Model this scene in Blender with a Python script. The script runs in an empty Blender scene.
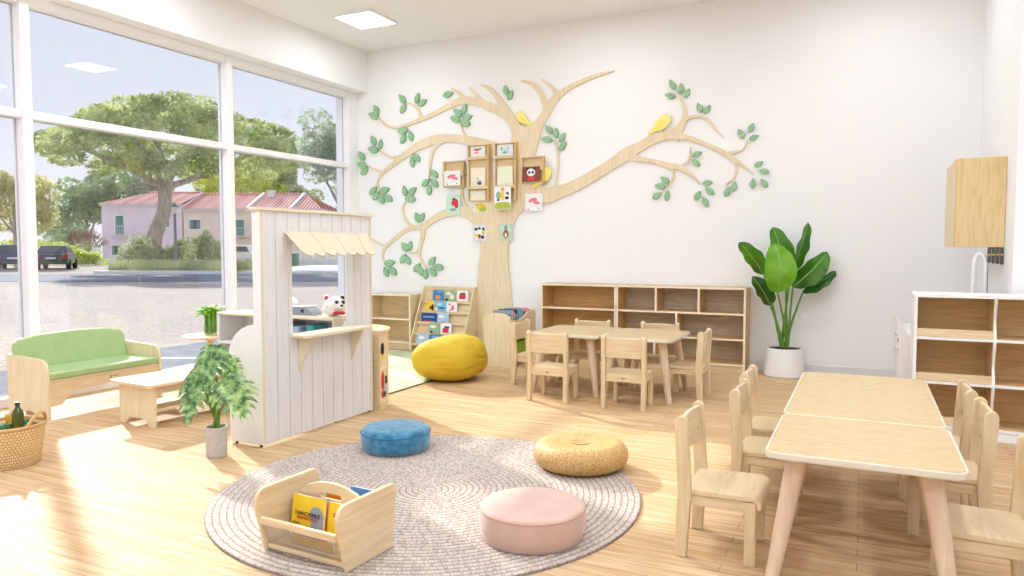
import bpy, bmesh, math, random
from mathutils import Vector, Matrix
C = bpy.context.scene.collection
PI = math.pi
random.seed(7)

# ------------------------------------------------------------------ materials
def lin(c):
    return tuple(((v / 12.92) if v <= .04045 else ((v + .055) / 1.055) ** 2.4) for v in (x / 255 for x in c)) + (1.0,)

def new_mat(name):
    m = bpy.data.materials.new(name); m.use_nodes = True
    nt = m.node_tree
    return m, nt, nt.nodes['Principled BSDF']

def plain(name, col, rough=.5, **kw):
    m, nt, b = new_mat(name)
    b.inputs['Base Color'].default_value = lin(col)
    b.inputs['Roughness'].default_value = rough
    for k, v in kw.items():
        b.inputs[k.replace('_', ' ')].default_value = v
    return m

def ramp(nt, stops):
    r = nt.nodes.new('ShaderNodeValToRGB')
    e = r.color_ramp.elements
    while len(e) < len(stops): e.new(.5)
    for x, (p, c) in zip(e, stops):
        x.position = p; x.color = lin(c)
    return r

def coords(nt, scale=(1, 1, 1), rot=(0, 0, 0), kind='Object'):
    t = nt.nodes.new('ShaderNodeTexCoord'); m = nt.nodes.new('ShaderNodeMapping')
    m.inputs['Scale'].default_value = scale; m.inputs['Rotation'].default_value = rot
    nt.links.new(t.outputs[kind], m.inputs['Vector'])
    return m

def noisy(name, c1, c2, scale=20, stretch=(1, 1, 1), rough=.5, bump=0, detail=4, lo=.35, hi=.65, kind='Object', **kw):
    m, nt, b = new_mat(name)
    mp = coords(nt, stretch, kind=kind)
    n = nt.nodes.new('ShaderNodeTexNoise'); n.inputs['Scale'].default_value = scale; n.inputs['Detail'].default_value = detail
    nt.links.new(mp.outputs[0], n.inputs['Vector'])
    r = ramp(nt, [(lo, c1), (hi, c2)])
    nt.links.new(n.outputs['Fac'], r.inputs[0]); nt.links.new(r.outputs[0], b.inputs['Base Color'])
    b.inputs['Roughness'].default_value = rough
    if bump:
        bp = nt.nodes.new('ShaderNodeBump'); bp.inputs['Strength'].default_value = bump; bp.inputs['Distance'].default_value = .01
        nt.links.new(n.outputs['Fac'], bp.inputs['Height']); nt.links.new(bp.outputs[0], b.inputs['Normal'])
    for k, v in kw.items():
        b.inputs[k.replace('_', ' ')].default_value = v
    return m

def wood(name, light, dark, stretch, rough=.42):
    """birch-like grain: fine noise pulled along one axis plus broad flame figure"""
    m, nt, b = new_mat(name)
    mp = coords(nt, stretch)
    n = nt.nodes.new('ShaderNodeTexNoise'); n.inputs['Scale'].default_value = 9; n.inputs['Detail'].default_value = 6
    n.inputs['Distortion'].default_value = .6
    nt.links.new(mp.outputs[0], n.inputs['Vector'])
    r = ramp(nt, [(.3, dark), (.62, light)])
    nt.links.new(n.outputs['Fac'], r.inputs[0]); nt.links.new(r.outputs[0], b.inputs['Base Color'])
    b.inputs['Roughness'].default_value = rough; b.inputs['Specular IOR Level'].default_value = .3
    return m

GX, GY, GZ = (.5, 6, 6), (6, .5, 6), (6, 6, .5)
M = {}
M['birch_x'] = wood('birch_x', (238, 216, 176), (224, 196, 152), GX)
M['birch_y'] = wood('birch_y', (238, 216, 176), (224, 196, 152), GY)
M['birch_z'] = wood('birch_z', (240, 220, 182), (226, 202, 160), GZ)
M['pale_z'] = wood('pale_z', (229, 207, 168), (217, 191, 148), GZ)
M['pale_y'] = wood('pale_y', (229, 207, 168), (217, 191, 148), GY)
M['pale_x'] = wood('pale_x', (229, 207, 168), (217, 191, 148), GX)
M['table'] = wood('table_veneer', (214, 190, 146), (202, 174, 128), (2, 5, 5))
M['table_edge'] = plain('table_edge', (226, 216, 196), .4)
M['leg'] = wood('leg_beech', (226, 200, 172), (216, 186, 154), GZ)
M['honey'] = wood('honey', (226, 188, 126), (206, 164, 98), GX)
M['honey_z'] = wood('honey_z', (226, 188, 126), (206, 164, 98), GZ)
M['walnut'] = wood('grey_brown', (218, 204, 182), (194, 176, 152), GX)
M['ochre'] = wood('ochre_back', (226, 192, 138), (206, 170, 114), GX)
M['edge'] = plain('pale_edge', (247, 234, 208), .45)
M['beige'] = wood('beige_board', (230, 220, 194), (224, 211, 182), GY)
M['white'] = plain('white_paint', (245, 244, 242), .5)
M['frame'] = plain('window_frame_white', (249, 249, 252), .4)
M['wall'] = plain('wall_white', (247, 247, 248), .8)
M['ceil'] = plain('ceiling_white', (248, 248, 249), .85)
M['base'] = plain('baseboard_white', (232, 232, 234), .5)
M['black'] = plain('black_rubber', (35, 33, 32), .6)
M['leaf_deco'] = noisy('leaf_deco', (146, 192, 146), (164, 206, 162), 60, rough=.5)
M['leaf_edge'] = plain('leaf_edge', (128, 168, 130), .6)
M['bird'] = plain('bird_yellow', (250, 236, 136), .5)
M['decor'] = wood('decor_birch', (236, 220, 190), (226, 204, 168), GZ)
M['light_z'] = wood('light_z', (240, 224, 188), (230, 210, 168), GZ)
M['light_y'] = wood('light_y', (236, 218, 178), (226, 204, 160), GY)
M['green_vinyl'] = noisy('green_vinyl', (166, 192, 132), (172, 198, 140), 14, rough=.45)
M['yellow'] = noisy('yellow_canvas', (204, 172, 36), (212, 180, 46), 8, rough=.8, bump=.15)
M['blue_velvet'] = noisy('blue_velvet', (30, 104, 138), (74, 146, 176), 24, rough=.85, detail=6, Sheen_Weight=.5)
M['pink'] = noisy('pink_velvet', (202, 166, 148), (210, 176, 158), 10, rough=.85, Sheen_Weight=.4)
M['ceramic'] = plain('white_ceramic', (240, 238, 236), .35)
M['pot_grey'] = noisy('pot_grey', (198, 192, 188), (212, 206, 202), 30, rough=.8)
M['soil'] = noisy('soil', (34, 28, 24), (66, 54, 44), 80, rough=.95)
M['stem'] = plain('stem_green', (104, 146, 52), .45)
M['acrylic'] = None
M['red'] = plain('red', (206, 40, 44), .5)
M['ink'] = plain('ink_dark', (40, 38, 48), .5)
M['gold'] = plain('gold', (220, 176, 72), .35, Metallic=.6)
M['metal'] = plain('grey_metal', (150, 150, 152), .3, Metallic=.8)
M['charcoal'] = plain('charcoal', (92, 88, 84), .7)

def leafmat(name, c1, c2, rough=.35, trans=.25, scale=12):
    m, nt, b = new_mat(name)
    mp = coords(nt)
    n = nt.nodes.new('ShaderNodeTexNoise'); n.inputs['Scale'].default_value = scale; n.inputs['Detail'].default_value = 3
    nt.links.new(mp.outputs[0], n.inputs['Vector'])
    r = ramp(nt, [(.35, c1), (.65, c2)]); nt.links.new(n.outputs['Fac'], r.inputs[0])
    nt.links.new(r.outputs[0], b.inputs['Base Color']); b.inputs['Roughness'].default_value = rough
    t = nt.nodes.new('ShaderNodeBsdfTranslucent'); nt.links.new(r.outputs[0], t.inputs['Color'])
    x = nt.nodes.new('ShaderNodeMixShader'); x.inputs[0].default_value = trans
    nt.links.new(b.outputs[0], x.inputs[1]); nt.links.new(t.outputs[0], x.inputs[2])
    nt.links.new(x.outputs[0], nt.nodes['Material Output'].inputs['Surface'])
    return m
M['mon_leaf'] = leafmat('monstera_leaf', (50, 98, 46), (176, 208, 132), .3, .3, 26)
M['mon_shade'] = leafmat('monstera_leaf_shade', (42, 90, 50), (156, 196, 126), .3, .28, 30)  # darker copy for left and rear leaves, shading put into the colour
M['bop_leaf'] = leafmat('paradise_leaf', (46, 104, 22), (92, 152, 36), .3, .3, 5)
M['bop_bright'] = leafmat('paradise_leaf_bright', (96, 160, 30), (134, 194, 54), .3, .3, 6)
M['bop_dark'] = leafmat('paradise_leaf_dark', (28, 74, 22), (58, 116, 32), .3, .25, 6)
M['rib'] = plain('midrib', (134, 172, 92), .4)
M['bamboo_leaf'] = leafmat('bamboo_leaf', (120, 186, 44), (176, 224, 80), .4, .35, 30)

def glass_mat(name, tint=(1, 1, 1), base=.04, spread=.9, gloss_rough=0.0):
    m = bpy.data.materials.new(name); m.use_nodes = True
    nt = m.node_tree; nt.nodes.clear()
    out = nt.nodes.new('ShaderNodeOutputMaterial'); mix = nt.nodes.new('ShaderNodeMixShader')
    tr = nt.nodes.new('ShaderNodeBsdfTransparent'); tr.inputs[0].default_value = tint + (1,)
    gl = nt.nodes.new('ShaderNodeBsdfGlossy'); gl.inputs['Roughness'].default_value = gloss_rough
    lw = nt.nodes.new('ShaderNodeLayerWeight'); lw.inputs[0].default_value = .5
    p = nt.nodes.new('ShaderNodeMath'); p.operation = 'POWER'; p.inputs[1].default_value = 4
    s = nt.nodes.new('ShaderNodeMath'); s.operation = 'MULTIPLY_ADD'; s.inputs[1].default_value = spread; s.inputs[2].default_value = base
    s.use_clamp = True
    nt.links.new(lw.outputs['Facing'], p.inputs[0]); nt.links.new(p.outputs[0], s.inputs[0]); nt.links.new(s.outputs[0], mix.inputs[0])
    nt.links.new(tr.outputs[0], mix.inputs[1]); nt.links.new(gl.outputs[0], mix.inputs[2]); nt.links.new(mix.outputs[0], out.inputs[0])
    return m
M['glass'] = glass_mat('window_glass', (1, 1, 1), .055, .85)
M['vase'] = glass_mat('vase_glass', (.93, .97, .94), .06, .6)
M['acrylic'] = glass_mat('clear_acrylic', (.86, .85, .84), .16, .5, .25)

def emit(name, col, s):
    m, nt, b = new_mat(name)
    b.inputs['Base Color'].default_value = lin(col)
    b.inputs['Emission Color'].default_value = lin(col); b.inputs['Emission Strength'].default_value = s
    return m

# ------------------------------------------------------------------ mesh builder
class MB:
    def __init__(s): s.b = bmesh.new(); s.i = 0
    def mat(s, i): s.i = i; return s
    def _f(s, vs):
        try:
            f = s.b.faces.new(vs); f.material_index = s.i; return f
        except ValueError: return None
    def box(s, x0, x1, y0, y1, z0, z1, T=None):
        v = [Vector((x, y, z)) for z in (z0, z1) for y in (y0, y1) for x in (x0, x1)]
        if T is not None: v = [T @ p for p in v]
        q = [s.b.verts.new(p) for p in v]
        for a in ((0, 2, 3, 1), (4, 5, 7, 6), (0, 1, 5, 4), (2, 6, 7, 3), (0, 4, 6, 2), (1, 3, 7, 5)):
            s._f([q[k] for k in a])
        return s
    def prism(s, pts, ax, a, b, T=None):
        """polygon pts in the plane across axis ax, from a to b.  x:(y,z) y:(x,z) z:(x,y)"""
        def mk(p, t):
            v = Vector((t, p[0], p[1])) if ax == 'x' else Vector((p[0], t, p[1])) if ax == 'y' else Vector((p[0], p[1], t))
            return s.b.verts.new(T @ v if T is not None else v)
        A = [mk(p, a) for p in pts]; B = [mk(p, b) for p in pts]; n = len(pts)
        s._f(A[::-1]); s._f(B)
        for k in range(n): s._f([A[k], A[(k + 1) % n], B[(k + 1) % n], B[k]])
        return s
    def frame(s, outer, inner, ax, a, b):
        """ring between two loops with the same number of points"""
        def mk(p, t):
            return s.b.verts.new(Vector((t, p[0], p[1])) if ax == 'x' else Vector((p[0], t, p[1])) if ax == 'y' else Vector((p[0], p[1], t)))
        oA = [mk(p, a) for p in outer]; iA = [mk(p, a) for p in inner]; oB = [mk(p, b) for p in outer]; iB = [mk(p, b) for p in inner]
        n = len(outer)
        for k in range(n):
            j = (k + 1) % n
            s._f([oA[k], oA[j], iA[j], iA[k]]); s._f([oB[k], iB[k], iB[j], oB[j]])
            s._f([oA[k], oB[k], oB[j], oA[j]]); s._f([iA[k], iA[j], iB[j], iB[k]])
        return s
    def lathe(s, prof, seg=32, c=(0, 0, 0), cap0=True, cap1=True, a0=0, a1=2 * PI, fn=None):
        full = abs(a1 - a0 - 2 * PI) < 1e-6
        na = seg if full else seg + 1
        rows = []
        for r, z in prof:
            row = []
            for k in range(na):
                a = a0 + (a1 - a0) * k / seg
                rr = r * (fn(a, z) if fn else 1)
                row.append(s.b.verts.new((c[0] + rr * math.cos(a), c[1] + rr * math.sin(a), c[2] + z)))
            rows.append(row)
        for i in range(len(rows) - 1):
            for k in range(seg):
                j = (k + 1) % na
                s._f([rows[i][k], rows[i][j], rows[i + 1][j], rows[i + 1][k]])
        if full and cap0 and prof[0][0] > 1e-6: s._f(rows[0][::-1])
        if full and cap1 and prof[-1][0] > 1e-6: s._f(rows[-1])
        return s
    def tube(s, pts, r, seg=10, caps=True):
        pts = [Vector(p) for p in pts]; n = len(pts)
        rr = r if isinstance(r, (list, tuple)) else [r] * n
        up = Vector((0, 0, 1)); rows = []
        d0 = (pts[1] - pts[0]).normalized()
        side = d0.cross(up)
        if side.length < 1e-3: side = Vector((1, 0, 0))
        side.normalize()
        for i, p in enumerate(pts):
            d = (pts[min(i + 1, n - 1)] - pts[max(i - 1, 0)]).normalized()
            side = (side - d * side.dot(d)).normalized(); w = d.cross(side)
            rows.append([s.b.verts.new(p + rr[i] * (math.cos(2 * PI * k / seg) * side + math.sin(2 * PI * k / seg) * w)) for k in range(seg)])
        for i in range(n - 1):
            for k in range(seg):
                j = (k + 1) % seg
                s._f([rows[i][k], rows[i][j], rows[i + 1][j], rows[i + 1][k]])
        if caps: s._f(rows[0][::-1]); s._f(rows[-1])
        return s
    def ball(s, c, r, seg=16, rings=10, fn=None, T=None):
        if not isinstance(r, (tuple, list)): r = (r, r, r)
        rows = []
        for i in range(1, rings):
            th = PI * i / rings; row = []
            for k in range(seg):
                a = 2 * PI * k / seg
                d = Vector((math.sin(th) * math.cos(a), math.sin(th) * math.sin(a), math.cos(th)))
                f = fn(d) if fn else 1
                v = Vector((d.x * r[0] * f, d.y * r[1] * f, d.z * r[2] * f))
                if T is not None: v = T @ v
                row.append(s.b.verts.new(v + Vector(c)))
            rows.append(row)
        def pole(d):
            v = Vector((0, 0, d.z * r[2] * (fn(d) if fn else 1)))
            if T is not None: v = T @ v
            return s.b.verts.new(v + Vector(c))
        t = pole(Vector((0, 0, 1))); b = pole(Vector((0, 0, -1)))
        for k in range(seg):
            j = (k + 1) % seg
            s._f([t, rows[0][k], rows[0][j]]); s._f([b, rows[-1][j], rows[-1][k]])
            for i in range(len(rows) - 1): s._f([rows[i][k], rows[i + 1][k], rows[i + 1][j], rows[i][j]])
        return s
    def quad(s, a, b, c, d): s._f([s.b.verts.new(p) for p in (a, b, c, d)]); return s
    def text(s, txt, T, size=.05, depth=.001):
        cu = bpy.data.curves.new('lettering', 'FONT'); cu.body = txt; cu.size = size; cu.extrude = depth
        cu.align_x = 'CENTER'; cu.align_y = 'CENTER'
        o = bpy.data.objects.new('lettering', cu); C.objects.link(o)
        me = bpy.data.meshes.new_from_object(o.evaluated_get(bpy.context.evaluated_depsgraph_get()))
        bpy.data.objects.remove(o); bpy.data.curves.remove(cu)
        vs = [s.b.verts.new(T @ v.co) for v in me.vertices]
        for p in me.polygons: s._f([vs[k] for k in p.vertices])
        bpy.data.meshes.remove(me)
        return s
    def build(s, name, mats, parent=None, world=False, smooth=False, bevel=0, seg=2, angle=40):
        bmesh.ops.recalc_face_normals(s.b, faces=s.b.faces)
        if parent is not None and world: s.b.transform(WM(parent).inverted())
        me = bpy.data.meshes.new(name); s.b.to_mesh(me); s.b.free()
        for m in (mats if isinstance(mats, (list, tuple)) else [mats]): me.materials.append(M[m] if isinstance(m, str) else m)
        if smooth:
            me.polygons.foreach_set('use_smooth', [True] * len(me.polygons))
            if smooth != 'all':
                try: me.set_sharp_from_angle(angle=math.radians(angle))
                except Exception: pass
        o = bpy.data.objects.new(name, me); C.objects.link(o)
        if parent is not None: o.parent = parent
        if bevel:
            md = o.modifiers.new('bevel', 'BEVEL'); md.width = bevel; md.segments = seg; md.limit_method = 'ANGLE'; md.angle_limit = math.radians(35)
        return o

def WM(o):
    m = Matrix.LocRotScale(o.location, o.rotation_euler, None)
    return (WM(o.parent) @ m) if o.parent else m

def thing(name, label, cat, loc=(0, 0, 0), rz=0, group=None):
    o = bpy.data.objects.new(name, None); C.objects.link(o)
    o.empty_display_size = .1
    o.location = loc; o.rotation_euler = (0, 0, rz); o['label'] = label; o['category'] = cat
    if group: o['group'] = group
    return o
def tag(o, label, cat, group=None):
    o['label'] = label; o['category'] = cat
    if group: o['group'] = group
    return o
def struct(o): o['kind'] = 'structure'; return o
def dup(root, loc, rz, label, group=None):
    r = root.copy(); C.objects.link(r); r.location = loc; r.rotation_euler = (0, 0, rz); r['label'] = label
    if group: r['group'] = group
    for ch in list(root.children):
        c = ch.copy(); C.objects.link(c); c.parent = r
        for g in list(ch.children):
            d = g.copy(); C.objects.link(d); d.parent = c
    return r
def arc(cx, cy, r, a0, a1, n=8, ry=None):
    ry = r if ry is None else ry
    return [(cx + r * math.cos(math.radians(a0 + (a1 - a0) * k / n)), cy + ry * math.sin(math.radians(a0 + (a1 - a0) * k / n))) for k in range(n + 1)]
def rrect(x0, x1, y0, y1, r, n=6):
    return arc(x1 - r, y0 + r, r, -90, 0, n) + arc(x1 - r, y1 - r, r, 0, 90, n) + arc(x0 + r, y1 - r, r, 90, 180, n) + arc(x0 + r, y0 + r, r, 180, 270, n)
def catmull(P, n=6):
    out = []
    for i in range(len(P) - 1):
        p0, p1, p2, p3 = P[max(i - 1, 0)], P[i], P[i + 1], P[min(i + 2, len(P) - 1)]
        for k in range(n):
            t = k / n
            out.append(tuple(.5 * (2 * b + (c - a) * t + (2 * a - 5 * b + 4 * c - d) * t * t + (3 * b - a - 3 * c + d) * t ** 3) for a, b, c, d in zip(p0, p1, p2, p3)))
    out.append(tuple(P[-1])); return out

# ------------------------------------------------------------------ camera, light
cam = bpy.data.cameras.new('camera'); cam.sensor_width = 36; cam.lens = 725.7 / 1024 * 36; cam.clip_end = 400
co = bpy.data.objects.new('camera', cam); C.objects.link(co)
co.location = (0, 0, 1.2); co.rotation_euler = (PI / 2 - .05556, 0, .4526)
sc = bpy.context.scene; sc.camera = co
sc.view_settings.view_transform = 'Standard'; sc.view_settings.look = 'None'; sc.view_settings.gamma = 1
sc.view_settings.use_curve_mapping = False
sc.view_settings.exposure = EXPOSURE = 0.31
su = bpy.data.lights.new('sun', 'SUN'); su.energy = 4.3; su.angle = math.radians(1.8); su.color = (1, .975, .94)
so = bpy.data.objects.new('sun', su); C.objects.link(so)
SUN_EL, SUN_D = 26.5, Vector((.881, -.474))
el = math.radians(SUN_EL)
so.rotation_euler = Vector((SUN_D.x * math.cos(el), SUN_D.y * math.cos(el), -math.sin(el))).to_track_quat('-Z', 'Y').to_euler()
wd = bpy.data.worlds.new('sky'); sc.world = wd; wd.use_nodes = True
nt = wd.node_tree; bg = nt.nodes['Background']
tc = nt.nodes.new('ShaderNodeTexCoord'); sx = nt.nodes.new('ShaderNodeSeparateXYZ')
nt.links.new(tc.outputs['Generated'], sx.inputs[0])
cr_ = ramp(nt, [(0.0, (244, 245, 250)), (.12, (228, 233, 247)), (.35, (212, 220, 242)), (1, (190, 206, 242))])
nt.links.new(sx.outputs['Z'], cr_.inputs[0]); nt.links.new(cr_.outputs[0], bg.inputs['Color'])
bg.inputs['Strength'].default_value = .88

# ------------------------------------------------------------------ room
YB, ZC, XR = 7.42, 3.62, .87
def floor_mat():
    m, nt, b = new_mat('oak_planks')
    mp = coords(nt)
    br = nt.nodes.new('ShaderNodeTexBrick')
    br.inputs['Scale'].default_value = 1; br.inputs['Brick Width'].default_value = 1.25; br.inputs['Row Height'].default_value = .075
    br.inputs['Mortar Size'].default_value = .0018; br.inputs['Mortar Smooth'].default_value = .2; br.offset = .37; br.inputs['Bias'].default_value = 0
    br.inputs['Color1'].default_value = lin((224, 198, 160)); br.inputs['Color2'].default_value = lin((212, 182, 142)); br.inputs['Mortar'].default_value = lin((176, 140, 100))
    nt.links.new(mp.outputs[0], br.inputs['Vector'])
    mp2 = coords(nt, (.9, 14, 1)); n = nt.nodes.new('ShaderNodeTexNoise'); n.inputs['Scale'].default_value = 3; n.inputs['Detail'].default_value = 7
    nt.links.new(mp2.outputs[0], n.inputs['Vector'])
    r = ramp(nt, [(.3, (226, 208, 186)), (.66, (255, 255, 255))]); nt.links.new(n.outputs['Fac'], r.inputs[0])
    mx = nt.nodes.new('ShaderNodeMix'); mx.data_type = 'RGBA'; mx.blend_type = 'MULTIPLY'; mx.inputs[0].default_value = 1
    nt.links.new(br.outputs['Color'], mx.inputs[6]); nt.links.new(r.outputs[0], mx.inputs[7]); nt.links.new(mx.outputs[2], b.inputs['Base Color'])
    b.inputs['Roughness'].default_value = .55; b.inputs['Specular IOR Level'].default_value = .07
    return m
M['floor'] = floor_mat()
struct(MB().box(-5.90, 4, -2.7, YB, -.12, 0).build('floor', 'floor'))
struct(MB().box(-6.1, 4, -2.7, YB + .13, ZC, ZC + .15).build('ceiling', 'ceil'))
struct(MB().box(-6.1, 4, YB, YB + .13, -.12, ZC).build('wall_back', 'wall'))
struct(MB().box(XR, 4, 5.70, YB, 0, ZC).build('wall_right', 'wall'))
struct(MB().box(-6.1, -5.60, -2.7, YB, 3.12, ZC).build('wall_left', 'wall'))
struct(MB().box(-5.76, XR, YB - .012, YB, 0, .09).build('baseboard_back', 'base', bevel=.003))
struct(MB().box(XR - .012, XR, 5.69, YB - .012, 0, .09).box(XR - .012, 4, 5.688, 5.70, 0, .09).build('baseboard_right', 'base', bevel=.003))
M['gasket'] = plain('gasket_grey', (190, 192, 196), .6)
posts = [-2.546, -.571, 1.404, 3.379, 5.354, 7.25]
for k in range(5):
    y0, y1 = posts[k], posts[k + 1]
    e = y0 + .074
    mb = MB().box(-5.90, -5.76, y0, e, 0, 3.12)
    mb.box(-5.90, -5.77, e, y1, 3.04, 3.12).box(-5.89, -5.775, e, y1, 2.185, 2.245).box(-5.90, -5.77, e, y1, 0, .07)
    if k == 4: mb.box(-5.90, -5.76, 7.25, YB, 0, 3.12)
    w = struct(mb.build('window_%d' % (k + 1), 'frame', bevel=.006))
    for z0, z1 in ((.07, 2.185), (2.245, 3.04)):
        MB().box(-5.866, -5.858, e, y1, z0, z1).build('pane', 'glass', w)
    g = MB()
    for z0, z1 in ((.07, 2.185), (2.245, 3.04)):
        g.frame([(e, z0), (y1, z0), (y1, z1), (e, z1)], [(e + .008, z0 + .008), (y1 - .008, z0 + .008), (y1 - .008, z1 - .008), (e + .008, z1 - .008)], 'x', -5.857, -5.849)
    g.build('gasket', 'gasket', w)

PANEL = emit('panel_light', (240, 247, 255), 14.0); FILL = emit('panel_fill_light', (232, 242, 255), 38.0)
def ceiling_light(x, y, label, group=None):
    t = thing('ceiling_light', label, 'ceiling light', (x, y, ZC), 0, group)
    s = .24
    MB().frame([(-s, -s), (s, -s), (s, s), (-s, s)], [(-s + .018, -s + .018), (s - .018, -s + .018), (s - .018, s - .018), (-s + .018, s - .018)], 'z', -.03, 0).build('light_frame', 'frame', t)
    MB().box(-s + .018, s - .018, -s + .018, s - .018, -.022, -.002).build('diffuser', PANEL, t)
    return t
L0 = ceiling_light(-4.80, 6.34, 'square white ceiling light panel near the corner above the window wall')
LX = [-4.80, -2.40, 0, 2.42]; LY = [6.36, 3.95, 1.5, -.95]
for iy, y in enumerate(LY):
    for ix, x in enumerate(LX):
        if (ix == 0 and iy == 0) or (ix == 3 and iy == 0): continue
        if iy == 0: lab = ['', 'square ceiling light panel above the tree mural, seen only mirrored in the window', 'square ceiling light panel above the potted plant end of the room'][ix]
        else: lab = 'unseen square ceiling light panel over the rug side, repeated as bright fill light' if ix < 2 else 'unseen square ceiling light panel above the front tables, repeated as bright fill light'
        L1 = dup(L0, (x, y, ZC), 0, lab, 'ceiling panels overhead')
        if iy:  # rear rows repeat the panel out of view, boosted as added fill light
            for ch in L1.children:
                if ch.name.startswith('diffuser'):
                    ch.data = ch.data.copy(); ch.data.materials[0] = FILL

# ------------------------------------------------------------------ chairs
def chair(label, loc, rz, group):
    t = thing('child_chair', label, 'chair', loc, rz, group)
    for sx in (-1, 1):
        mb = MB()
        # continuous rear post, kinked back above the seat, rounded top (profile in y,z)
        pr = [(-.158, 0), (-.112, 0), (-.096, .25), (-.112, .50)] + arc(-.137, .526, .025, 0, 180, 8) + [(-.162, .50), (-.148, .25)]
        mb.prism(pr, 'x', sx * .153 - .016, sx * .153 + .016)
        mb.build('rear_post', 'pale_z', t, bevel=.005)
        MB().box(sx * .137 - .015, sx * .137 + .015, .100, .142, 0, .248).build('leg', 'pale_z', t, bevel=.005)
        MB().box(sx * .139 - .010, sx * .139 + .010, -.11, .105, .205, .247).build('side_rail', 'pale_y', t, bevel=.003)
    # curved backrest board let in between the posts
    mb = MB(); n = 8
    pts = []
    for k in range(n + 1):
        x = -.138 + .276 * k / n; pts.append((x, -.143 - .014 * math.cos(PI * x / .30)))
    for k in range(n, -1, -1):
        x = -.138 + .276 * k / n; pts.append((x, -.127 - .014 * math.cos(PI * x / .30)))
    mb.prism(pts, 'z', .385, .535); mb.build('backrest', 'pale_x', t, bevel=.004)
    # seat with the rolled front edge
    pr = [(-.125, .247), (-.125, .267), (.11, .270)] + arc(.125, .232, .038, 90, -10, 8) + [(.148, .224)] + arc(.125, .232, .020, -10, 90, 6)[0:] + [(.11, .250)]
    MB().prism(pr, 'x', -.155, .155).build('seat', 'pale_x', t, bevel=.003)
    MB().box(-.137, .137, -.135, -.117, .205, .25).build('rear_rail', 'pale_x', t, bevel=.003)
    MB().box(-.014, .014, -.1362, -.1345, .229, .236).build('maker_plate', 'charcoal', t)['label'] = 'small dark maker plate on the back rail'
    return t
g1 = 'child chairs around the tables'
CH = chair('pale wooden child chair facing the far table, front row, nearer the yellow beanbag', (-2.20, 5.285, 0), 0, g1)
for x, y, rz, lab in [
    (-1.585, 5.275, 0, 'pale wooden child chair facing the far table, front row, nearer the potted tall plant'),
    (-2.21, 6.09, PI, 'pale wooden child chair tucked behind the far table before the two-tier open shelf'),
    (-1.60, 6.12, PI, 'pale wooden child chair tucked behind the far table before the cubby shelf'),
    (-2.615, 5.83, -PI / 2, 'pale wooden child chair at the end of the far table beside the book bin'),
    (-1.265, 5.82, PI / 2, 'pale wooden child chair at the far table end with its back to the tall plant'),
    (-.485, 2.935, -PI / 2, 'pale wooden child chair nearest the rug, alone on the floor at the near front table'),
    (-.385, 3.57, -PI / 2, 'middle child chair of the three along the rug side of the front tables'),
    (-.41, 4.03, -PI / 2, 'farthest child chair along the rug side of the front tables, closest to the tall plant'),
    (.385, 2.885, PI / 2, 'child chair cut by the picture edge, nearest on the shelf side of the front tables'),
    (.33, 3.55, PI / 2, 'middle child chair on the shelf side of the front tables'),
    (.315, 4.02, PI / 2, 'farthest child chair on the shelf side of the front tables, before the white-edged shelf')]:
    dup(CH, (x, y, 0), rz, lab, g1)

# ------------------------------------------------------------------ tables
def table(label, x0, x1, y0, y1, group, lx=.025, ly=.045):
    cx, cy = (x0 + x1) / 2, (y0 + y1) / 2
    t = thing('activity_table', label, 'table', (cx, cy, 0), 0, group)
    w, d = (x1 - x0) / 2, (y1 - y0) / 2
    MB().prism(rrect(-w + .009, w - .009, -d + .009, d - .009, .048), 'z', .478, .5).build('tabletop', 'table', t, bevel=.003)
    MB().frame(rrect(-w, w, -d, d, .055), rrect(-w + .010, w - .010, -d + .010, d - .010, .047), 'z', .474, .4990).build('edge_band', 'table_edge', t, bevel=.006)
    for sx in (-1, 1):
        for sy in (-1, 1):
            tx, ty = sx * (w - .10), sy * (d - .115)
            bx, by = sx * (w - lx), sy * (d - ly)
            n = 6
            pts = [(tx + (bx - tx) * k / n, ty + (by - ty) * k / n, .455 * (1 - k / n)) for k in range(n + 1)]
            MB().tube(pts, [.036 - .014 * k / n for k in range(n + 1)], 14).build('leg', 'leg', t, smooth=True)
            MB().lathe([(.043, .452), (.047, .462), (.047, .478)], 18, (tx, ty, 0)).build('collar', 'leg', t, smooth=True)
    return t
table('near front birch table, left by the child chair nearest the rug', -.30, .312, 2.60, 3.245, 'front tables')
table('longer front birch table joined to the far edge of the near one', -.302, .306, 3.25, 4.41, 'front tables')
table('birch table half of the far pair, on the beanbag side', -2.50, -1.888, 5.43, 6.12, 'far pair of tables')
table('birch table half of the far pair, on the tall plant side', -1.884, -1.30, 5.43, 6.12, 'far pair of tables')

# ------------------------------------------------------------------ open shelves
def shelf_two(label, x0, x1, yf, yb, h, mats, levels, toe=.07):
    t = thing('open_shelf', label, 'shelf', ((x0 + x1) / 2, (yf + yb) / 2, 0))
    body, edge = mats
    th = .018
    def P(name, x0_, x1_, y0_, y1_, z0_, z1_, m=body):
        return MB().box(x0_, x1_, y0_, y1_, z0_, z1_).build(name, m, t, True, bevel=.002)
    for x in (x0, x1 - th):
        P('side_panel', x, x + th, yf + .003, yb, 0, h - th)
        P('edge_strip', x - .001, x + th + .001, yf, yf + .003, 0, h - th, edge)
    P('top_panel', x0, x1, yf + .003, yb, h - th, h); P('edge_strip', x0, x1, yf, yf + .003, h - th, h, edge)
    P('back_panel', x0 + th, x1 - th, yb - .008, yb, toe, h - th)
    for z in levels:
        P('shelf_board', x0 + th, x1 - th, yf + .003, yb - .008, z, z + th); P('edge_strip', x0 + th, x1 - th, yf, yf + .003, z, z + th, edge)
    P('plinth', x0 + th, x1 - th, yf + .012, yf + .028, 0, toe, 'pale_x')
    return t, P
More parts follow.
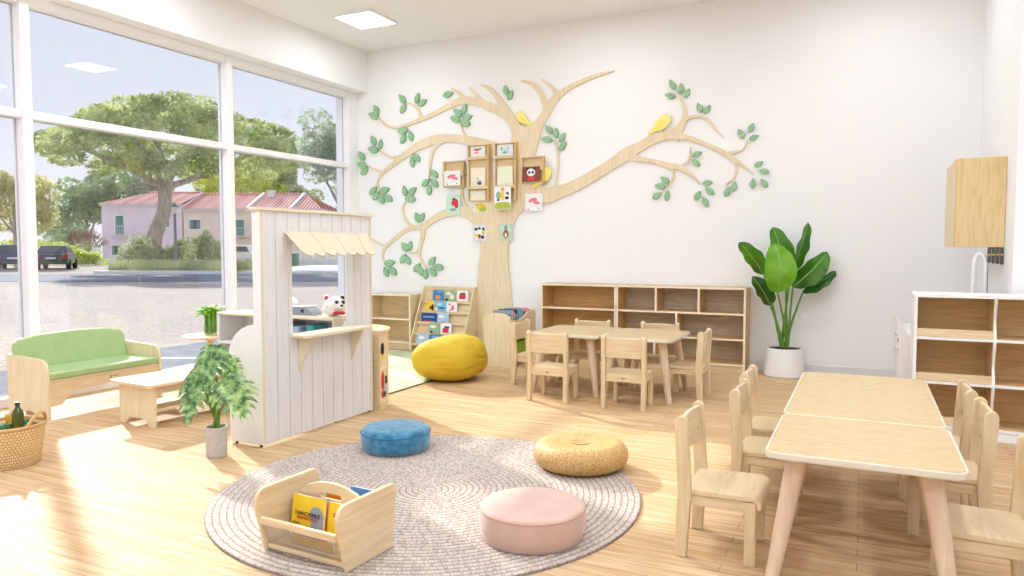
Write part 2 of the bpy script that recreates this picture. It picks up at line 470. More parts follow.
t, P = shelf_two('low birch two-shelf unit with open bays between the book rack and the window', -5.42, -4.79, 7.115, 7.40, .645, ('birch_x', 'edge'), [.07, .342])
t, P = shelf_two('honey-coloured two-tier open shelf against the wall behind the far table', -3.105, -2.273, 7.09, 7.395, .818, ('honey', 'edge'), [.07, .30, .555])
t, P = shelf_two('honey-sided cubby shelf with grey-brown backs next to the tall potted plant', -2.268, -1.000, 7.09, 7.395, .818, ('honey', 'edge'), [.07, .313, .555])
MB().box(-2.25, -1.018, 7.383, 7.388, .09, .80).build('back_lining', 'walnut', t, True)['label'] = 'grey-brown back lining'
for x, z0, z1 in ((-1.862, .573, .80), (-1.440, .573, .80), (-1.655, .331, .555), (-1.87, .09, .313)):
    P('divider', x - .009, x + .009, 7.093, 7.383, z0, z1); P('edge_strip', x - .010, x + .010, 7.09, 7.093, z0, z1, 'edge')

# shelf by the right wall: white-edged, ochre backs, lipped bays and a wavy divider
t = thing('open_shelf', 'wide white-edged shelf with ochre backs standing before the wall end behind the front tables', 'shelf', (.8, 5.43, 0))
x0, x1, yf, yb, h = .290, 1.19, 5.28, 5.585, .905
def P(name, a, b, c, d, e, f, m): return MB().box(a, b, c, d, e, f).build(name, m, t, True, bevel=.002)
for x in (x0, x1 - .02): P('side_panel', x, x + .02, yf, yb, 0, h - .02, 'white')
P('top_panel', x0 - .004, x1 + .004, yf - .004, yb, h - .02, h, 'white')
P('back_panel', x0 + .02, x1 - .02, yb - .01, yb - .002, .06, h - .02, 'ochre')
for z in (.06, .337, .618):
    P('shelf_board', x0 + .02, x1 - .02, yf + .004, yb - .01, z, z + .016, 'ochre')
    P('edge_strip', x0 + .02, x1 - .02, yf, yf + .004, z - .001, z + .017, 'white')
    P('front_lip', x0 + .02, .722, yf + .006, yf + .016, z + .018, z + .068, 'birch_x')
P('plinth', x0 + .02, x1 - .02, yf + .006, yf + .024, 0, .06, 'white')
# divider: front edge swings in and out down its height
pr = [(yb - .01, .076), (yb - .01, h - .02)]
for k in range(25):
    z = h - .02 - (h - .096) * k / 24
    pr.append((yf + .020 - .020 * math.cos(2 * PI * (z - .62) / .281), z))
MB().prism(pr, 'x', .722, .738).build('divider', 'white', t, True, bevel=.002)
for x in (.3105, .7215, .738, 1.1695):
    MB().box(x, x + .0006, yf + .03, yb - .012, .08, h - .022).build('side_lining', 'ochre', t, True)

# ------------------------------------------------------------------ slanted book rack
t = thing('book_rack', 'slanted five-tier birch picture-book rack behind the yellow beanbag', 'book rack', (-4.4, 7.22, 0))
rx0, rx1 = -4.755, -4.045
side = [(7.05, 0), (7.395, 0), (7.395, .745), (7.34, .745), (7.05, .12)]
for x in (rx0, rx1 - .018):
    MB().prism(side, 'x', x, x + .018).build('side_panel', 'birch_z', t, True, bevel=.003)
MB().box(rx0 + .018, rx1 - .018, 7.385, 7.393, .05, .74).build('back_panel', 'birch_x', t, True)
tiers = []
for k in range(5):
    z = .06 + .122 * k; y = 7.062 + .058 * k
    MB().box(rx0 + .018, rx1 - .018, y + .012, y + .058, z, z + .01).build('ledge', 'birch_x', t, True)
    MB().box(rx0 + .018, rx1 - .018, y, y + .012, z, z + .030).build('front_lip', 'pale_x', t, True, bevel=.003)
    T = MB(); T.prism([(y + .052, z), (y + .058, z), (y + .098, z + .118), (y + .092, z + .118)], 'x', rx0 + .018, rx1 - .018); T.build('tier_back', 'birch_x', t, True)
    tiers.append((y, z))

def art_mat(n, c, r=.45): 
    if n not in M: M[n] = plain(n, c, r)
    return n
for n, c in dict(b_blue=(70, 128, 196), b_sky=(120, 186, 230), b_pale=(176, 202, 232), b_navy=(36, 66, 140), b_green=(150, 186, 150), b_white=(242, 242, 242), b_yellow=(244, 206, 44), b_orange=(240, 150, 40), b_red=(212, 54, 56), b_cream=(244, 236, 214), b_pink=(236, 120, 148), b_teal=(70, 160, 170), b_black=(38, 38, 42), b_brown=(150, 96, 60), b_mint=(196, 230, 214), b_maroon=(136, 62, 48), b_lime=(176, 190, 60), b_grey=(150, 156, 164), b_lav=(196, 190, 226)).items(): art_mat(n, c)

def disc(mb, T, cx, cy, rx, ry, z=.0008, n=14, a=0):
    ca, sa = math.cos(a), math.sin(a)
    pts = [(cx + rx * math.cos(2 * PI * k / n) * ca - ry * math.sin(2 * PI * k / n) * sa, cy + rx * math.cos(2 * PI * k / n) * sa + ry * math.sin(2 * PI * k / n) * ca) for k in range(n)]
    mb.prism(pts, 'z', z - .0012, z, T)
def rect(mb, T, x0, x1, y0, y1, z=.0008): mb.prism([(x0, y0), (x1, y0), (x1, y1), (x0, y1)], 'z', z - .0012, z, T)
def upright(x, y, z, lean=0, rz=0):
    """local frame of a cover: x across, y up the cover, z out towards the viewer (-Y), bottom middle at the origin"""
    return Matrix.Translation((x, y, z)) @ Matrix.Rotation(rz, 4, 'Z') @ Matrix.Rotation(PI / 2 - lean, 4, 'X')
def cover(name, label, cat, x, y, z, w, h, th, mats, art, lean=0, group=None, rz=0):
    t = thing(name, label, cat, (x, y, z), 0, group)
    T = Matrix.Rotation(rz, 4, 'Z') @ Matrix.Rotation(PI / 2 - lean, 4, 'X')
    MB().box(-w / 2, w / 2, 0, h, -th, 0, T).build('cover' if cat == 'book' else 'card', mats[0], t)
    if cat == 'book': MB().box(-w / 2 + .002, w / 2 + .0004, .002, h + .0004, -th + .002, -.002, T).build('pages', 'b_white', t)
    mb = MB()
    for k, shape in enumerate(art):
        mb.mat(shape[0])
        if shape[1] == 'o': disc(mb, T, *[v * s for v, s in zip(shape[2:6], (w, h, w, h))], z=.0008 + .0004 * k, a=shape[6] if len(shape) > 6 else 0)
        else: rect(mb, T, shape[2] * w, shape[3] * w, shape[4] * h, shape[5] * h, z=.0008 + .0004 * k)
    if art: mb.build('picture', mats[1:], t)
    return t
gb = 'picture books facing out on the rack'
def rack_book(label, tier, x, w, h, mats, art):
    y, z = tiers[tier]
    cover('picture_book', label, 'book', x, y + .017, z + .0115, w * 1.16, h * 1.0, .008, mats, art, lean=.1, group=gb)
rack_book('blue picture book with an orange sun, top tier of the rack', 4, -4.53, .125, .14, ['b_blue', 'b_orange', 'b_sky'], [(0, 'o', -.02, .4, .24, .2), (1, 'o', .1, .86, .25, .05)])
rack_book('pale green patterned picture book in the middle of the top rack tier', 4, -4.37, .125, .14, ['b_green', 'b_cream', 'b_black', 'b_pink'], [(0, 'o', -.1, .75, .3, .14), (1, 'o', -.28, .2, .13, .12), (0, 'o', .2, .45, .2, .2), (2, 'o', .1, .85, .1, .06)])
rack_book('white picture book with a red patch, top tier next to the tree trunk', 4, -4.20, .125, .14, ['b_white', 'b_red', 'b_navy'], [(0, 'r', -.3, .3, .3, .72), (1, 'r', -.2, .25, .72, .84)])
rack_book('bright yellow picture book with a black figure, second tier from the top', 3, -4.60, .12, .13, ['b_yellow', 'b_black', 'b_orange'], [(0, 'o', .2, .45, .12, .3), (0, 'o', .1, .5, .3, .1, .6), (1, 'o', -.25, .8, .1, .1)])
rack_book('sky blue picture book with a dark fish shape, second tier from the top', 3, -4.46, .14, .135, ['b_sky', 'b_navy', 'b_white'], [(0, 'o', .1, .42, .28, .08), (1, 'o', -.1, .75, .2, .06), (1, 'o', -.35, .3, .1, .15)])
rack_book('white picture book with pink marks, second tier from the top', 3, -4.31, .12, .13, ['b_white', 'b_pink', 'b_black'], [(0, 'o', .1, .5, .16, .25), (0, 'o', -.2, .8, .14, .08), (1, 'o', -.1, .3, .06, .08)])
rack_book('wide dark navy picture book on the middle tier of the rack', 2, -4.58, .19, .12, ['b_navy', 'b_sky', 'b_red'], [(0, 'r', -.38, .3, .55, .68), (1, 'r', -.3, .05, .12, .28), (0, 'r', .08, .35, .12, .22)])
rack_book('pale blue picture book on the middle tier beside the navy one', 2, -4.40, .14, .13, ['b_pale', 'b_black', 'b_white'], [(0, 'o', .05, .12, .1, .08), (1, 'o', -.1, .65, .25, .14)])
rack_book('pale green picture book on the second tier from the bottom', 1, -4.48, .13, .13, ['b_green', 'b_cream', 'b_black', 'b_orange'], [(0, 'o', -.1, .7, .3, .14), (1, 'o', -.22, .2, .13, .12), (2, 'o', .05, .92, .1, .05)])
rack_book('white picture book with a red patch on the second tier from the bottom', 1, -4.32, .125, .135, ['b_white', 'b_red', 'b_navy'], [(0, 'r', -.3, .25, .2, .6), (1, 'r', -.15, .3, .6, .76)])
rack_book('pale blue picture book on the bottom tier of the rack', 0, -4.60, .14, .13, ['b_pale', 'b_black', 'b_white'], [(0, 'o', .05, .12, .1, .08), (1, 'o', -.1, .65, .25, .14)])
rack_book('bright blue picture book with an orange shape, bottom tier above the beanbag', 0, -4.42, .14, .13, ['b_blue', 'b_orange', 'b_sky'], [(0, 'o', .02, .3, .3, .16), (1, 'o', -.1, .82, .3, .06)])

# low ledge with a pale blue book between rack and bin
t = thing('low_book_ledge', 'low birch ledge between the rack and the book bin', 'shelf', (-3.8, 7.2, 0))
MB().box(-4.03, -3.50, 7.10, 7.16, 0, .13).box(-4.03, -3.50, 7.16, 7.38, 0, .05).build('ledge_body', 'pale_x', t, True, bevel=.003)
MB().box(-4.03, -3.50, 7.36, 7.38, .05, .24).build('ledge_back', 'pale_x', t, True, bevel=.003)
cover('picture_book', 'pale blue book leaning on the low ledge beside the bin', 'book', -3.80, 7.20, .0585, .17, .16, .012, ['b_pale', 'b_sky'], [(0, 'o', .05, .6, .3, .12)], lean=.5)

# ------------------------------------------------------------------ book bin
t = thing('book_bin', 'birch floor bin with arched end boards and a scalloped side, full of books', 'book bin', (-3.3, 6.76, 0))
def endp(y0, name):
    pts = [(-3.455, 0), (-3.155, 0), (-3.155, .49)] + arc(-3.305, .49, .15, 0, 180, 12, .055)[1:]
    return MB().prism(pts, 'y', y0, y0 + .02).build(name, 'light_z', t, True, bevel=.003)
endp(6.45, 'end_panel')
MB().box(-3.455, -3.155, 7.05, 7.07, 0, .545).build('end_panel', 'pale_z', t, True, bevel=.003)
def sidep(x):
    pts = [(6.47, .27), (7.05, .27), (7.05, .54)]
    for k in range(1, 20):
        s = k / 20; pts.append((7.05 - .58 * s, .54 - .085 * s + .018 * math.sin(2.4 * PI * s)))
    pts.append((6.47, .46))
    MB().prism(pts, 'x', x, x + .016).build('side_panel', 'birch_y', t, True, bevel=.003)
sidep(-3.173); sidep(-3.453)
MB().box(-3.437, -3.173, 6.47, 7.05, .27, .284).box(-3.437, -3.173, 6.47, 7.05, .05, .064).build('bottom_board', 'pale_y', t, True)
g = thing('storage_box', 'lime green storage box under the book bin', 'storage box', (-3.3, 6.76, .064))
MB().box(-3.42, -3.178, 6.485, 7.03, .0641, .225).build('box_body', plain('lime_box', (146, 176, 40), .5), g, True, bevel=.01)
MB().frame([(-3.425, 6.48), (-3.174, 6.48), (-3.174, 7.035), (-3.425, 7.035)], [(-3.41, 6.50), (-3.19, 6.50), (-3.19, 7.02), (-3.41, 7.02)], 'z', .225, .24).build('rim', bpy.data.materials['lime_box'], g, True, bevel=.004)
cols = ['b_navy', 'b_grey', 'b_pink', 'b_teal', 'b_black', 'b_teal', 'b_sky', 'b_teal', 'b_black', 'b_red', 'b_pink', 'b_maroon']
words_ = dict(b_navy='navy', b_grey='grey', b_pink='pink', b_teal='teal', b_black='black', b_sky='sky blue', b_red='red', b_maroon='maroon')
place_ = ['nearest the front end board', 'second from the front end board', 'third from the front', 'fourth from the front', 'fifth from the front', 'sixth from the front', 'sixth from the back', 'fifth from the back', 'fourth from the back', 'third from the back', 'second from the back board', 'last before the back board']
for k, c in enumerate(cols):
    y = 6.485 + .04 * k
    b = thing('bin_book', '%s book standing in the bin, %s' % (words_[c], place_[k]), 'book', (-3.31, y, .288), 0, 'books in the floor bin')
    T = Matrix.Rotation(PI / 2 - .26, 4, 'X')
    hh = .245 + .02 * ((k * 5) % 3)
    MB().box(-.112, .112, 0, hh, -.012, 0, T).build('cover', c, b)
    MB().box(-.110, .1125, .002, hh + .0006, -.010, -.002, T).build('pages', 'b_white', b)

# ------------------------------------------------------------------ tree mural on the back wall
BRANCHES = [
 [(-3.193, 1.769, 0.187), (-3.015, 1.812, 0.138), (-2.841, 1.871, 0.126), (-2.647, 1.965, 0.121), (-2.447, 2.071, 0.115), (-2.274, 2.177, 0.13), (-2.125, 2.246, 0.105), (-1.968, 2.317, 0.09), (-1.803, 2.342, 0.08), (-1.621, 2.3, 0.045), (-1.422, 2.213, 0.038), (-1.266, 2.13, 0.038), (-1.179, 2.058, 0.032)],
 [(-1.237, 2.129, 0.035), (-1.152, 2.139, 0.022), (-1.096, 2.159, 0.014), (-1.06, 2.234, 0.009)],
 [(-1.189, 2.077, 0.036), (-1.159, 2.008, 0.024), (-1.158, 1.94, 0.02), (-1.186, 1.873, 0.016), (-1.261, 1.827, 0.009)],
 [(-1.199, 2.088, 0.03), (-1.093, 2.005, 0.018), (-0.989, 1.913, 0.009)],
 [(-2.23, 2.154, 0.09), (-2.123, 2.117, 0.055), (-1.979, 2.089, 0.04), (-1.841, 2.042, 0.055), (-1.708, 2.01, 0.05), (-1.596, 1.94, 0.03), (-1.505, 1.841, 0.013)],
 [(-1.718, 2.015, 0.03), (-1.668, 2.043, 0.022), (-1.623, 2.091, 0.017), (-1.605, 2.209, 0.009)],
 [(-1.82, 2.041, 0.055), (-1.778, 1.968, 0.026), (-1.787, 1.887, 0.02), (-1.828, 1.818, 0.015), (-1.879, 1.779, 0.009)],
 [(-1.793, 2.331, 0.16), (-1.723, 2.397, 0.09), (-1.674, 2.493, 0.055), (-1.675, 2.622, 0.03), (-1.758, 2.769, 0.013)],
 [(-1.703, 2.435, 0.05), (-1.644, 2.495, 0.032), (-1.539, 2.512, 0.026), (-1.441, 2.475, 0.022), (-1.342, 2.35, 0.013), (-1.278, 2.282, 0.007)],
 [(-3.413, 2.395, 0.297), (-3.304, 2.519, 0.154), (-3.244, 2.591, 0.105), (-3.172, 2.694, 0.099), (-3.09, 2.806, 0.083), (-2.961, 2.901, 0.06), (-2.778, 2.974, 0.044), (-2.587, 3.023, 0.031), (-2.411, 3.051, 0.01)],
 [(-3.184, 2.706, 0.077), (-3.208, 2.805, 0.062), (-3.256, 2.907, 0.051), (-3.353, 3.009, 0.04), (-3.487, 3.049, 0.015)],
 [(-3.055, 2.845, 0.06), (-3.102, 2.936, 0.033), (-3.238, 3.046, 0.011)],
 [(-3.45, 2.397, 0.264), (-3.536, 2.514, 0.156), (-3.598, 2.618, 0.104), (-3.667, 2.734, 0.083), (-3.781, 2.894, 0.055), (-3.876, 2.998, 0.044), (-3.992, 3.059, 0.02)],
 [(-3.611, 2.641, 0.099), (-3.724, 2.728, 0.096), (-3.876, 2.802, 0.09), (-4.005, 2.858, 0.078), (-4.136, 2.892, 0.084), (-4.269, 2.898, 0.078), (-4.438, 2.849, 0.062), (-4.609, 2.787, 0.053), (-4.82, 2.728, 0.048), (-4.999, 2.682, 0.036), (-5.181, 2.659, 0.026), (-5.313, 2.699, 0.021), (-5.421, 2.798, 0.012)],
 [(-4.215, 2.904, 0.066), (-4.275, 2.984, 0.04), (-4.389, 3.058, 0.012)],
 [(-3.954, 2.836, 0.044), (-4.057, 2.958, 0.031), (-4.149, 3.046, 0.011)],
 [(-4.806, 2.738, 0.048), (-4.84, 2.829, 0.031), (-4.911, 2.906, 0.024), (-5.003, 2.941, 0.011)],
 [(-3.623, 2.185, 0.286), (-3.813, 2.308, 0.176), (-4.007, 2.388, 0.132), (-4.271, 2.461, 0.093), (-4.542, 2.485, 0.102), (-4.808, 2.431, 0.102), (-4.995, 2.347, 0.084), (-5.17, 2.248, 0.06), (-5.319, 2.158, 0.048), (-5.402, 2.095, 0.031), (-5.452, 2.011, 0.024), (-5.432, 1.912, 0.018), (-5.368, 1.824, 0.011)],
 [(-5.289, 2.169, 0.036), (-5.394, 2.137, 0.026), (-5.515, 2.174, 0.022), (-5.621, 2.24, 0.011)],
 [(-5.082, 2.31, 0.041), (-5.243, 2.306, 0.026), (-5.406, 2.389, 0.013)],
 [(-4.46, 2.485, 0.066), (-4.584, 2.417, 0.051), (-4.654, 2.333, 0.037), (-4.683, 2.194, 0.026), (-4.703, 2.029, 0.012)],
 [(-4.085, 2.427, 0.048), (-4.204, 2.497, 0.024), (-4.27, 2.634, 0.012)],
 [(-3.853, 1.687, 0.374), (-4.035, 1.588, 0.187), (-4.248, 1.621, 0.104), (-4.438, 1.614, 0.091), (-4.618, 1.552, 0.077), (-4.774, 1.447, 0.072), (-4.796, 1.34, 0.055), (-4.832, 1.22, 0.042), (-4.841, 1.087, 0.03), (-4.749, 0.967, 0.011)],
 [(-4.773, 1.459, 0.06), (-4.902, 1.443, 0.048), (-5.003, 1.493, 0.038), (-5.06, 1.584, 0.029), (-5.081, 1.682, 0.022), (-5.014, 1.801, 0.011)],
 [(-4.773, 1.459, 0.06), (-4.902, 1.437, 0.043), (-5.033, 1.414, 0.048), (-5.165, 1.336, 0.048), (-5.33, 1.22, 0.036), (-5.384, 1.121, 0.026), (-5.37, 1.035, 0.021), (-5.318, 0.973, 0.011)],
 [(-5.3, 1.22, 0.036), (-5.405, 1.239, 0.026), (-5.557, 1.314, 0.012)],
 [(-4.833, 1.196, 0.029), (-4.897, 1.153, 0.022), (-4.992, 1.135, 0.011)],
 [(-3.983, 1.553, 0.144), (-4.101, 1.612, 0.055), (-4.201, 1.69, 0.038), (-4.25, 1.813, 0.029), (-4.233, 1.986, 0.022), (-4.179, 2.157, 0.011)],
 [(-3.088, 2.379, 0.009), (-3.049, 2.264, 0.019), (-3.04, 2.112, 0.022), (-3.057, 1.96, 0.024), (-3.074, 1.809, 0.044)],
]
TRUNK = [(-4.066, 0.028), (-4.052, 0.358), (-4.058, 0.65), (-4.037, 0.941), (-4.01, 1.173), (-4.01, 1.311), (-4.062, 1.427), (-4.141, 1.509), (-4.114, 1.694), (-4.008, 1.84), (-3.852, 1.994), (-3.724, 2.191), (-3.636, 2.342), (-3.586, 2.495), (-3.499, 2.555), (-3.352, 2.523), (-3.243, 2.537), (-3.255, 2.428), (-3.303, 2.278), (-3.327, 2.115), (-3.303, 1.949), (-3.158, 1.833), (-3.145, 1.718), (-3.302, 1.667), (-3.449, 1.632), (-3.548, 1.533), (-3.617, 1.377), (-3.643, 1.196), (-3.643, 0.946), (-3.611, 0.697), (-3.586, 0.378), (-3.573, 0.058)]
LEAVES = [(-5.46, 2.892, 113, 0.138), (-5.496, 2.827, 160, 0.163), (-5.075, 2.995, 128, 0.144), (-5.062, 2.875, 52, 0.13), (-4.86, 2.984, 65, 0.128), (-4.79, 2.925, 27, 0.139), (-4.43, 2.992, 12, 0.141), (-4.303, 2.769, 141, 0.141), (-4.216, 2.802, 60, 0.121), (-4.176, 2.707, 9, 0.137), (-4.337, 2.696, 158, 0.146), (-4.203, 2.64, 163, 0.146), (-5.064, 2.613, 5, 0.153), (-4.955, 2.541, 101, 0.132), (-5.065, 2.516, 54, 0.132), (-5.51, 2.522, 119, 0.142), (-5.405, 2.469, 78, 0.13), (-5.512, 2.412, 165, 0.163), (-5.689, 2.343, 124, 0.146), (-5.683, 2.231, 161, 0.164), (-5.647, 2.155, 42, 0.145), (-5.518, 1.907, 43, 0.144), (-5.474, 1.844, 53, 0.14), (-5.399, 1.8, 119, 0.14), (-5.346, 1.909, 14, 0.155), (-5.294, 1.809, 148, 0.152), (-5.051, 1.887, 101, 0.132), (-4.941, 1.883, 34, 0.143), (-4.971, 1.788, 174, 0.156), (-4.88, 2.281, 134, 0.143), (-4.938, 2.23, 96, 0.13), (-4.632, 2.077, 138, 0.142), (-4.747, 1.977, 39, 0.138), (-4.629, 1.967, 134, 0.14), (-4.7, 1.887, 83, 0.126), (-4.198, 2.089, 78, 0.123), (-4.872, 1.563, 113, 0.133), (-4.81, 1.562, 55, 0.134), (-5.058, 1.208, 124, 0.138), (-4.985, 1.22, 72, 0.131), (-5.08, 1.065, 55, 0.139), (-5.014, 1.05, 125, 0.136), (-5.282, 1.011, 8, 0.161), (-5.34, 0.899, 114, 0.134), (-5.237, 0.912, 145, 0.147), (-4.878, 0.96, 50, 0.14), (-4.826, 0.918, 107, 0.131), (-4.755, 0.887, 84, 0.13), (-4.657, 0.909, 135, 0.137), (-4.664, 1.04, 50, 0.137), (-4.58, 0.969, 172, 0.15), (-3.678, 2.964, 101, 0.121), (-3.623, 2.904, 62, 0.117), (-3.151, 2.493, 127, 0.126), (-3.065, 2.448, 90, 0.116), (-2.994, 2.395, 57, 0.115), (-2.986, 2.303, 46, 0.117), (-3.171, 2.386, 163, 0.131), (-1.799, 2.848, 115, 0.114), (-1.708, 2.799, 85, 0.106), (-1.647, 2.748, 60, 0.102), (-1.818, 2.738, 166, 0.113), (-1.522, 2.594, 110, 0.109), (-1.447, 2.569, 55, 0.1), (-1.117, 2.31, 120, 0.109), (-1.025, 2.36, 66, 0.099), (-0.998, 2.264, 22, 0.097), (-1.539, 2.136, 22, 0.102), (-1.553, 2.052, 143, 0.111), (-1.859, 1.89, 144, 0.114), (-1.91, 1.831, 172, 0.113), (-1.944, 1.735, 33, 0.11), (-1.837, 1.73, 80, 0.109), (-1.431, 1.846, 4, 0.103), (-1.41, 1.763, 143, 0.108), (-1.528, 1.722, 61, 0.106), (-1.453, 1.659, 116, 0.11), (-1.244, 1.752, 70, 0.103), (-1.175, 1.8, 76, 0.104), (-0.949, 2.007, 29, 0.096), (-0.897, 1.934, 168, 0.101), (-1.0, 1.823, 86, 0.103), (-0.895, 1.823, 128, 0.104)]
mural = thing('wall_tree', 'large birch plywood tree mural with green leaves spreading over the white back wall', 'wall decoration', (-3.78, YB, 0))
mb = MB()
mb.prism(TRUNK, 'y', YB - .024, YB - .0005)
for i, st in enumerate(BRANCHES):
    P_ = catmull(st, 7); n = len(P_)
    L, R = [], []
    for k in range(n):
        a, b = P_[max(k - 1, 0)], P_[min(k + 1, n - 1)]
        d = Vector((b[0] - a[0], b[1] - a[1])).normalized()
        w = max(P_[k][2] / 2, .003)
        L.append((P_[k][0] - d.y * w, P_[k][1] + d.x * w)); R.append((P_[k][0] + d.y * w, P_[k][1] - d.x * w))
    y0 = YB - .0238 + .0003 * (i % 9)
    A = [[mb.b.verts.new((p[0], yy, p[1])) for p in Q] for yy in (y0, YB - .0005) for Q in (L, R)]
    for k in range(n - 1):
        mb._f([A[0][k], A[0][k + 1], A[1][k + 1], A[1][k]])
        mb._f([A[0][k], A[2][k], A[2][k + 1], A[0][k + 1]]); mb._f([A[1][k], A[1][k + 1], A[3][k + 1], A[3][k]])
    mb._f([A[0][0], A[1][0], A[3][0], A[2][0]]); mb._f([A[0][-1], A[2][-1], A[3][-1], A[1][-1]])
mb.build('trunk_and_branches', 'decor', mural, True)
for x, z, a, l in LEAVES:
    ca, sa = math.cos(math.radians(a)), math.sin(math.radians(a))
    def leaf_loop(k_):
        up = [(l * k_ * (-.5 + s / 10), l * k_ * .27 * math.sin(PI * (s / 10) ** .85) ** .9) for s in range(11)]
        lp = up + [(p[0], -p[1]) for p in up[-2:0:-1]]
        return [(x + p[0] * ca - p[1] * sa, z + p[0] * sa + p[1] * ca) for p in lp]
    m = MB().prism(leaf_loop(1), 'y', YB - .026, YB - .0005)
    m.mat(1).prism(leaf_loop(.86), 'y', YB - .0275, YB - .0255)
    m.mat(0).prism([(x - l * .4 * ca + .0035 * sa, z - l * .4 * sa - .0035 * ca), (x + l * .4 * ca + .0015 * sa, z + l * .4 * sa - .0015 * ca), (x + l * .4 * ca - .0015 * sa, z + l * .4 * sa + .0015 * ca), (x - l * .4 * ca - .0035 * sa, z - l * .4 * sa + .0035 * ca)], 'y', YB - .0280, YB - .027)
    m.build('leaf', ['leaf_edge', 'leaf_deco'], mural, True)

def bird(label, cx, cz, s, flip, tilt):
    t = thing('bird_cutout', label, 'wall decoration', (cx, YB - .0255, cz), 0, 'yellow bird cutouts')
    pts = [(-1.12, -.10), (-1.10, .03), (-.55, .16), (-.05, .40), (.42, .44), (.78, .28), (.90, .02), (.74, -.24), (.35, -.42), (-.15, -.40), (-.60, -.22)]
    ct, st_ = math.cos(math.radians(tilt)), math.sin(math.radians(tilt))
    def X(p):
        x, z = p[0] * s * flip, p[1] * s
        return (cx + x * ct - z * st_, cz + x * st_ + z * ct)
    pts = [X(p) for p in pts]
    cs = catmull([p + (0,) for p in pts + [pts[0]]], 4)
    MB().prism([c[:2] for c in cs[:-1]], 'y', YB - .043, YB - .0255).build('body', 'bird', t, True)
    w = [X(p) for p in [(-.55, -.06), (-.10, .16), (.25, .14), (.34, -.06), (.10, -.24), (-.25, -.22)]]
    MB().prism([c[:2] for c in catmull([p + (0,) for p in w + [w[0]]], 4)[:-1]], 'y', YB - .048, YB - .043).build('wing', plain('bird_wing', (246, 228, 116), .5) if 'bird_wing' not in bpy.data.materials else bpy.data.materials['bird_wing'], t, True)
    for dx in (-.06, .10):
        a, b = X((dx, -.40)), X((dx - .05, -.62))
        MB().tube([(a[0], YB - .034, a[1]), (b[0], YB - .034, b[1])], .004, 6).build('leg', plain('bird_leg', (190, 150, 60), .5) if 'bird_leg' not in bpy.data.materials else bpy.data.materials['bird_leg'], t, True)
bird('yellow bird cutout perched in the crotch of the tree mural', -3.455, 2.63, .115, -1, -38)
bird('yellow bird cutout perched on the long right-hand branch of the tree mural', -1.91, 2.455, .135, 1, 34)
bird('yellow bird cutout half behind the wall box that holds the panda card', -3.215, 1.975, .15, 1, 42)

# wall boxes and cards
def wall_box(label, x0, x1, z0, z1, bars, group='birch wall boxes on the tree mural'):
    t = thing('wall_box', label, 'wall box', ((x0 + x1) / 2, YB - .0255, z0), 0, group)
    yf, yb, th = YB - .080, YB - .0255, .016
    MB().box(x0, x1, yb - .006, yb, z0, z1).build('back_board', 'birch_x', t, True)
    for x in (x0, x1 - th): MB().box(x, x + th, yf, yb - .006, z0, z1).build('side_board', 'honey_z' if x > x0 else 'birch_z', t, True, bevel=.002)
    MB().box(x0 + th, x1 - th, yf, yb - .006, z1 - .010, z1).build('top_board', 'birch_x', t, True)
    for z in [z0] + bars: MB().box(x0 + th, x1 - th, yf + .01, yb - .006, z, z + .012).build('ledge', 'birch_x', t, True)
    for z in bars: MB().box(x0, x1, yf - .012, yf + .001, z, z + .032).build('front_rail', 'pale_x', t, True, bevel=.003)
    return t
wall_box('birch wall box with one rail at the left end, toadstool card in it', -4.475, -4.195, 1.905, 2.205, [2.03])
wall_box('tall three-bay birch wall box, left of the tall pair', -4.145, -3.867, 1.735, 2.375, [1.868, 2.205])
wall_box('tall three-bay birch wall box, right of the tall pair', -3.802, -3.526, 1.735, 2.375, [1.865, 2.198])
wall_box('birch wall box at the right end holding the panda card', -3.462, -3.189, 1.915, 2.205, [2.05])
CF_ = YB - .094
gc = 'picture cards on the tree mural'
art_mat('b_palegreen', (236, 242, 214)); art_mat('b_palelav', (232, 228, 242)); art_mat('b_sage', (200, 212, 192))
def card(label, x0, x1, z0, z1, mats, art, y=YB - .050):
    cover('picture_card', label, 'card', (x0 + x1) / 2, y, z0, x1 - x0, z1 - z0, .004, mats, art, group=gc)
mush = [(0, 'o', -.05, .62, .26, .13, .2), (0, 'o', .16, .48, .22, .10, -.2), (1, 'o', -.06, .42, .05, .14), (1, 'o', .16, .30, .05, .12), (0, 'o', -.3, .1, .05, .04), (0, 'o', .3, .12, .05, .04)]
card('white toadstool card standing in the left wall box', -4.445, -4.225, 1.921, 2.09, ['b_white', 'b_pink', 'b_cream'], mush, CF_)
card('white toadstool card on the mural below the panda wall box', -3.43, -3.225, 1.605, 1.80, ['b_white', 'b_pink', 'b_cream'], mush, YB - .0265)
card('white card with red marks in the top bay of the left tall wall box', -4.117, -3.922, 2.239, 2.36, ['b_white', 'b_red', 'b_pink'], [(0, 'o', -.08, .66, .2, .1), (0, 'o', .16, .72, .1, .07), (1, 'o', -.1, .4, .14, .1)])
card('cream card with a small blue bird, middle bay of the left tall wall box', -4.117, -3.922, 1.902, 2.115, ['b_cream', 'b_navy', 'b_grey', 'b_black'], [(1, 'o', .1, .2, .17, .12), (0, 'o', .12, .14, .12, .07), (2, 'o', -.02, .42, .04, .03)])
card('plain cream card in the bottom bay of the left tall wall box', -4.117, -3.922, 1.749, 1.855, ['b_cream', 'b_white'], [(0, 'r', -.36, .36, .55, .7)])
card('white card with a teal crown, top bay of the right tall wall box', -3.772, -3.572, 2.232, 2.36, ['b_white', 'b_mint', 'b_teal', 'b_lav'], [(0, 'o', 0, .4, .28, .2), (1, 'o', -.2, .65, .05, .12, .4), (2, 'o', .2, .65, .05, .12, -.4), (1, 'o', 0, .3, .12, .08)])
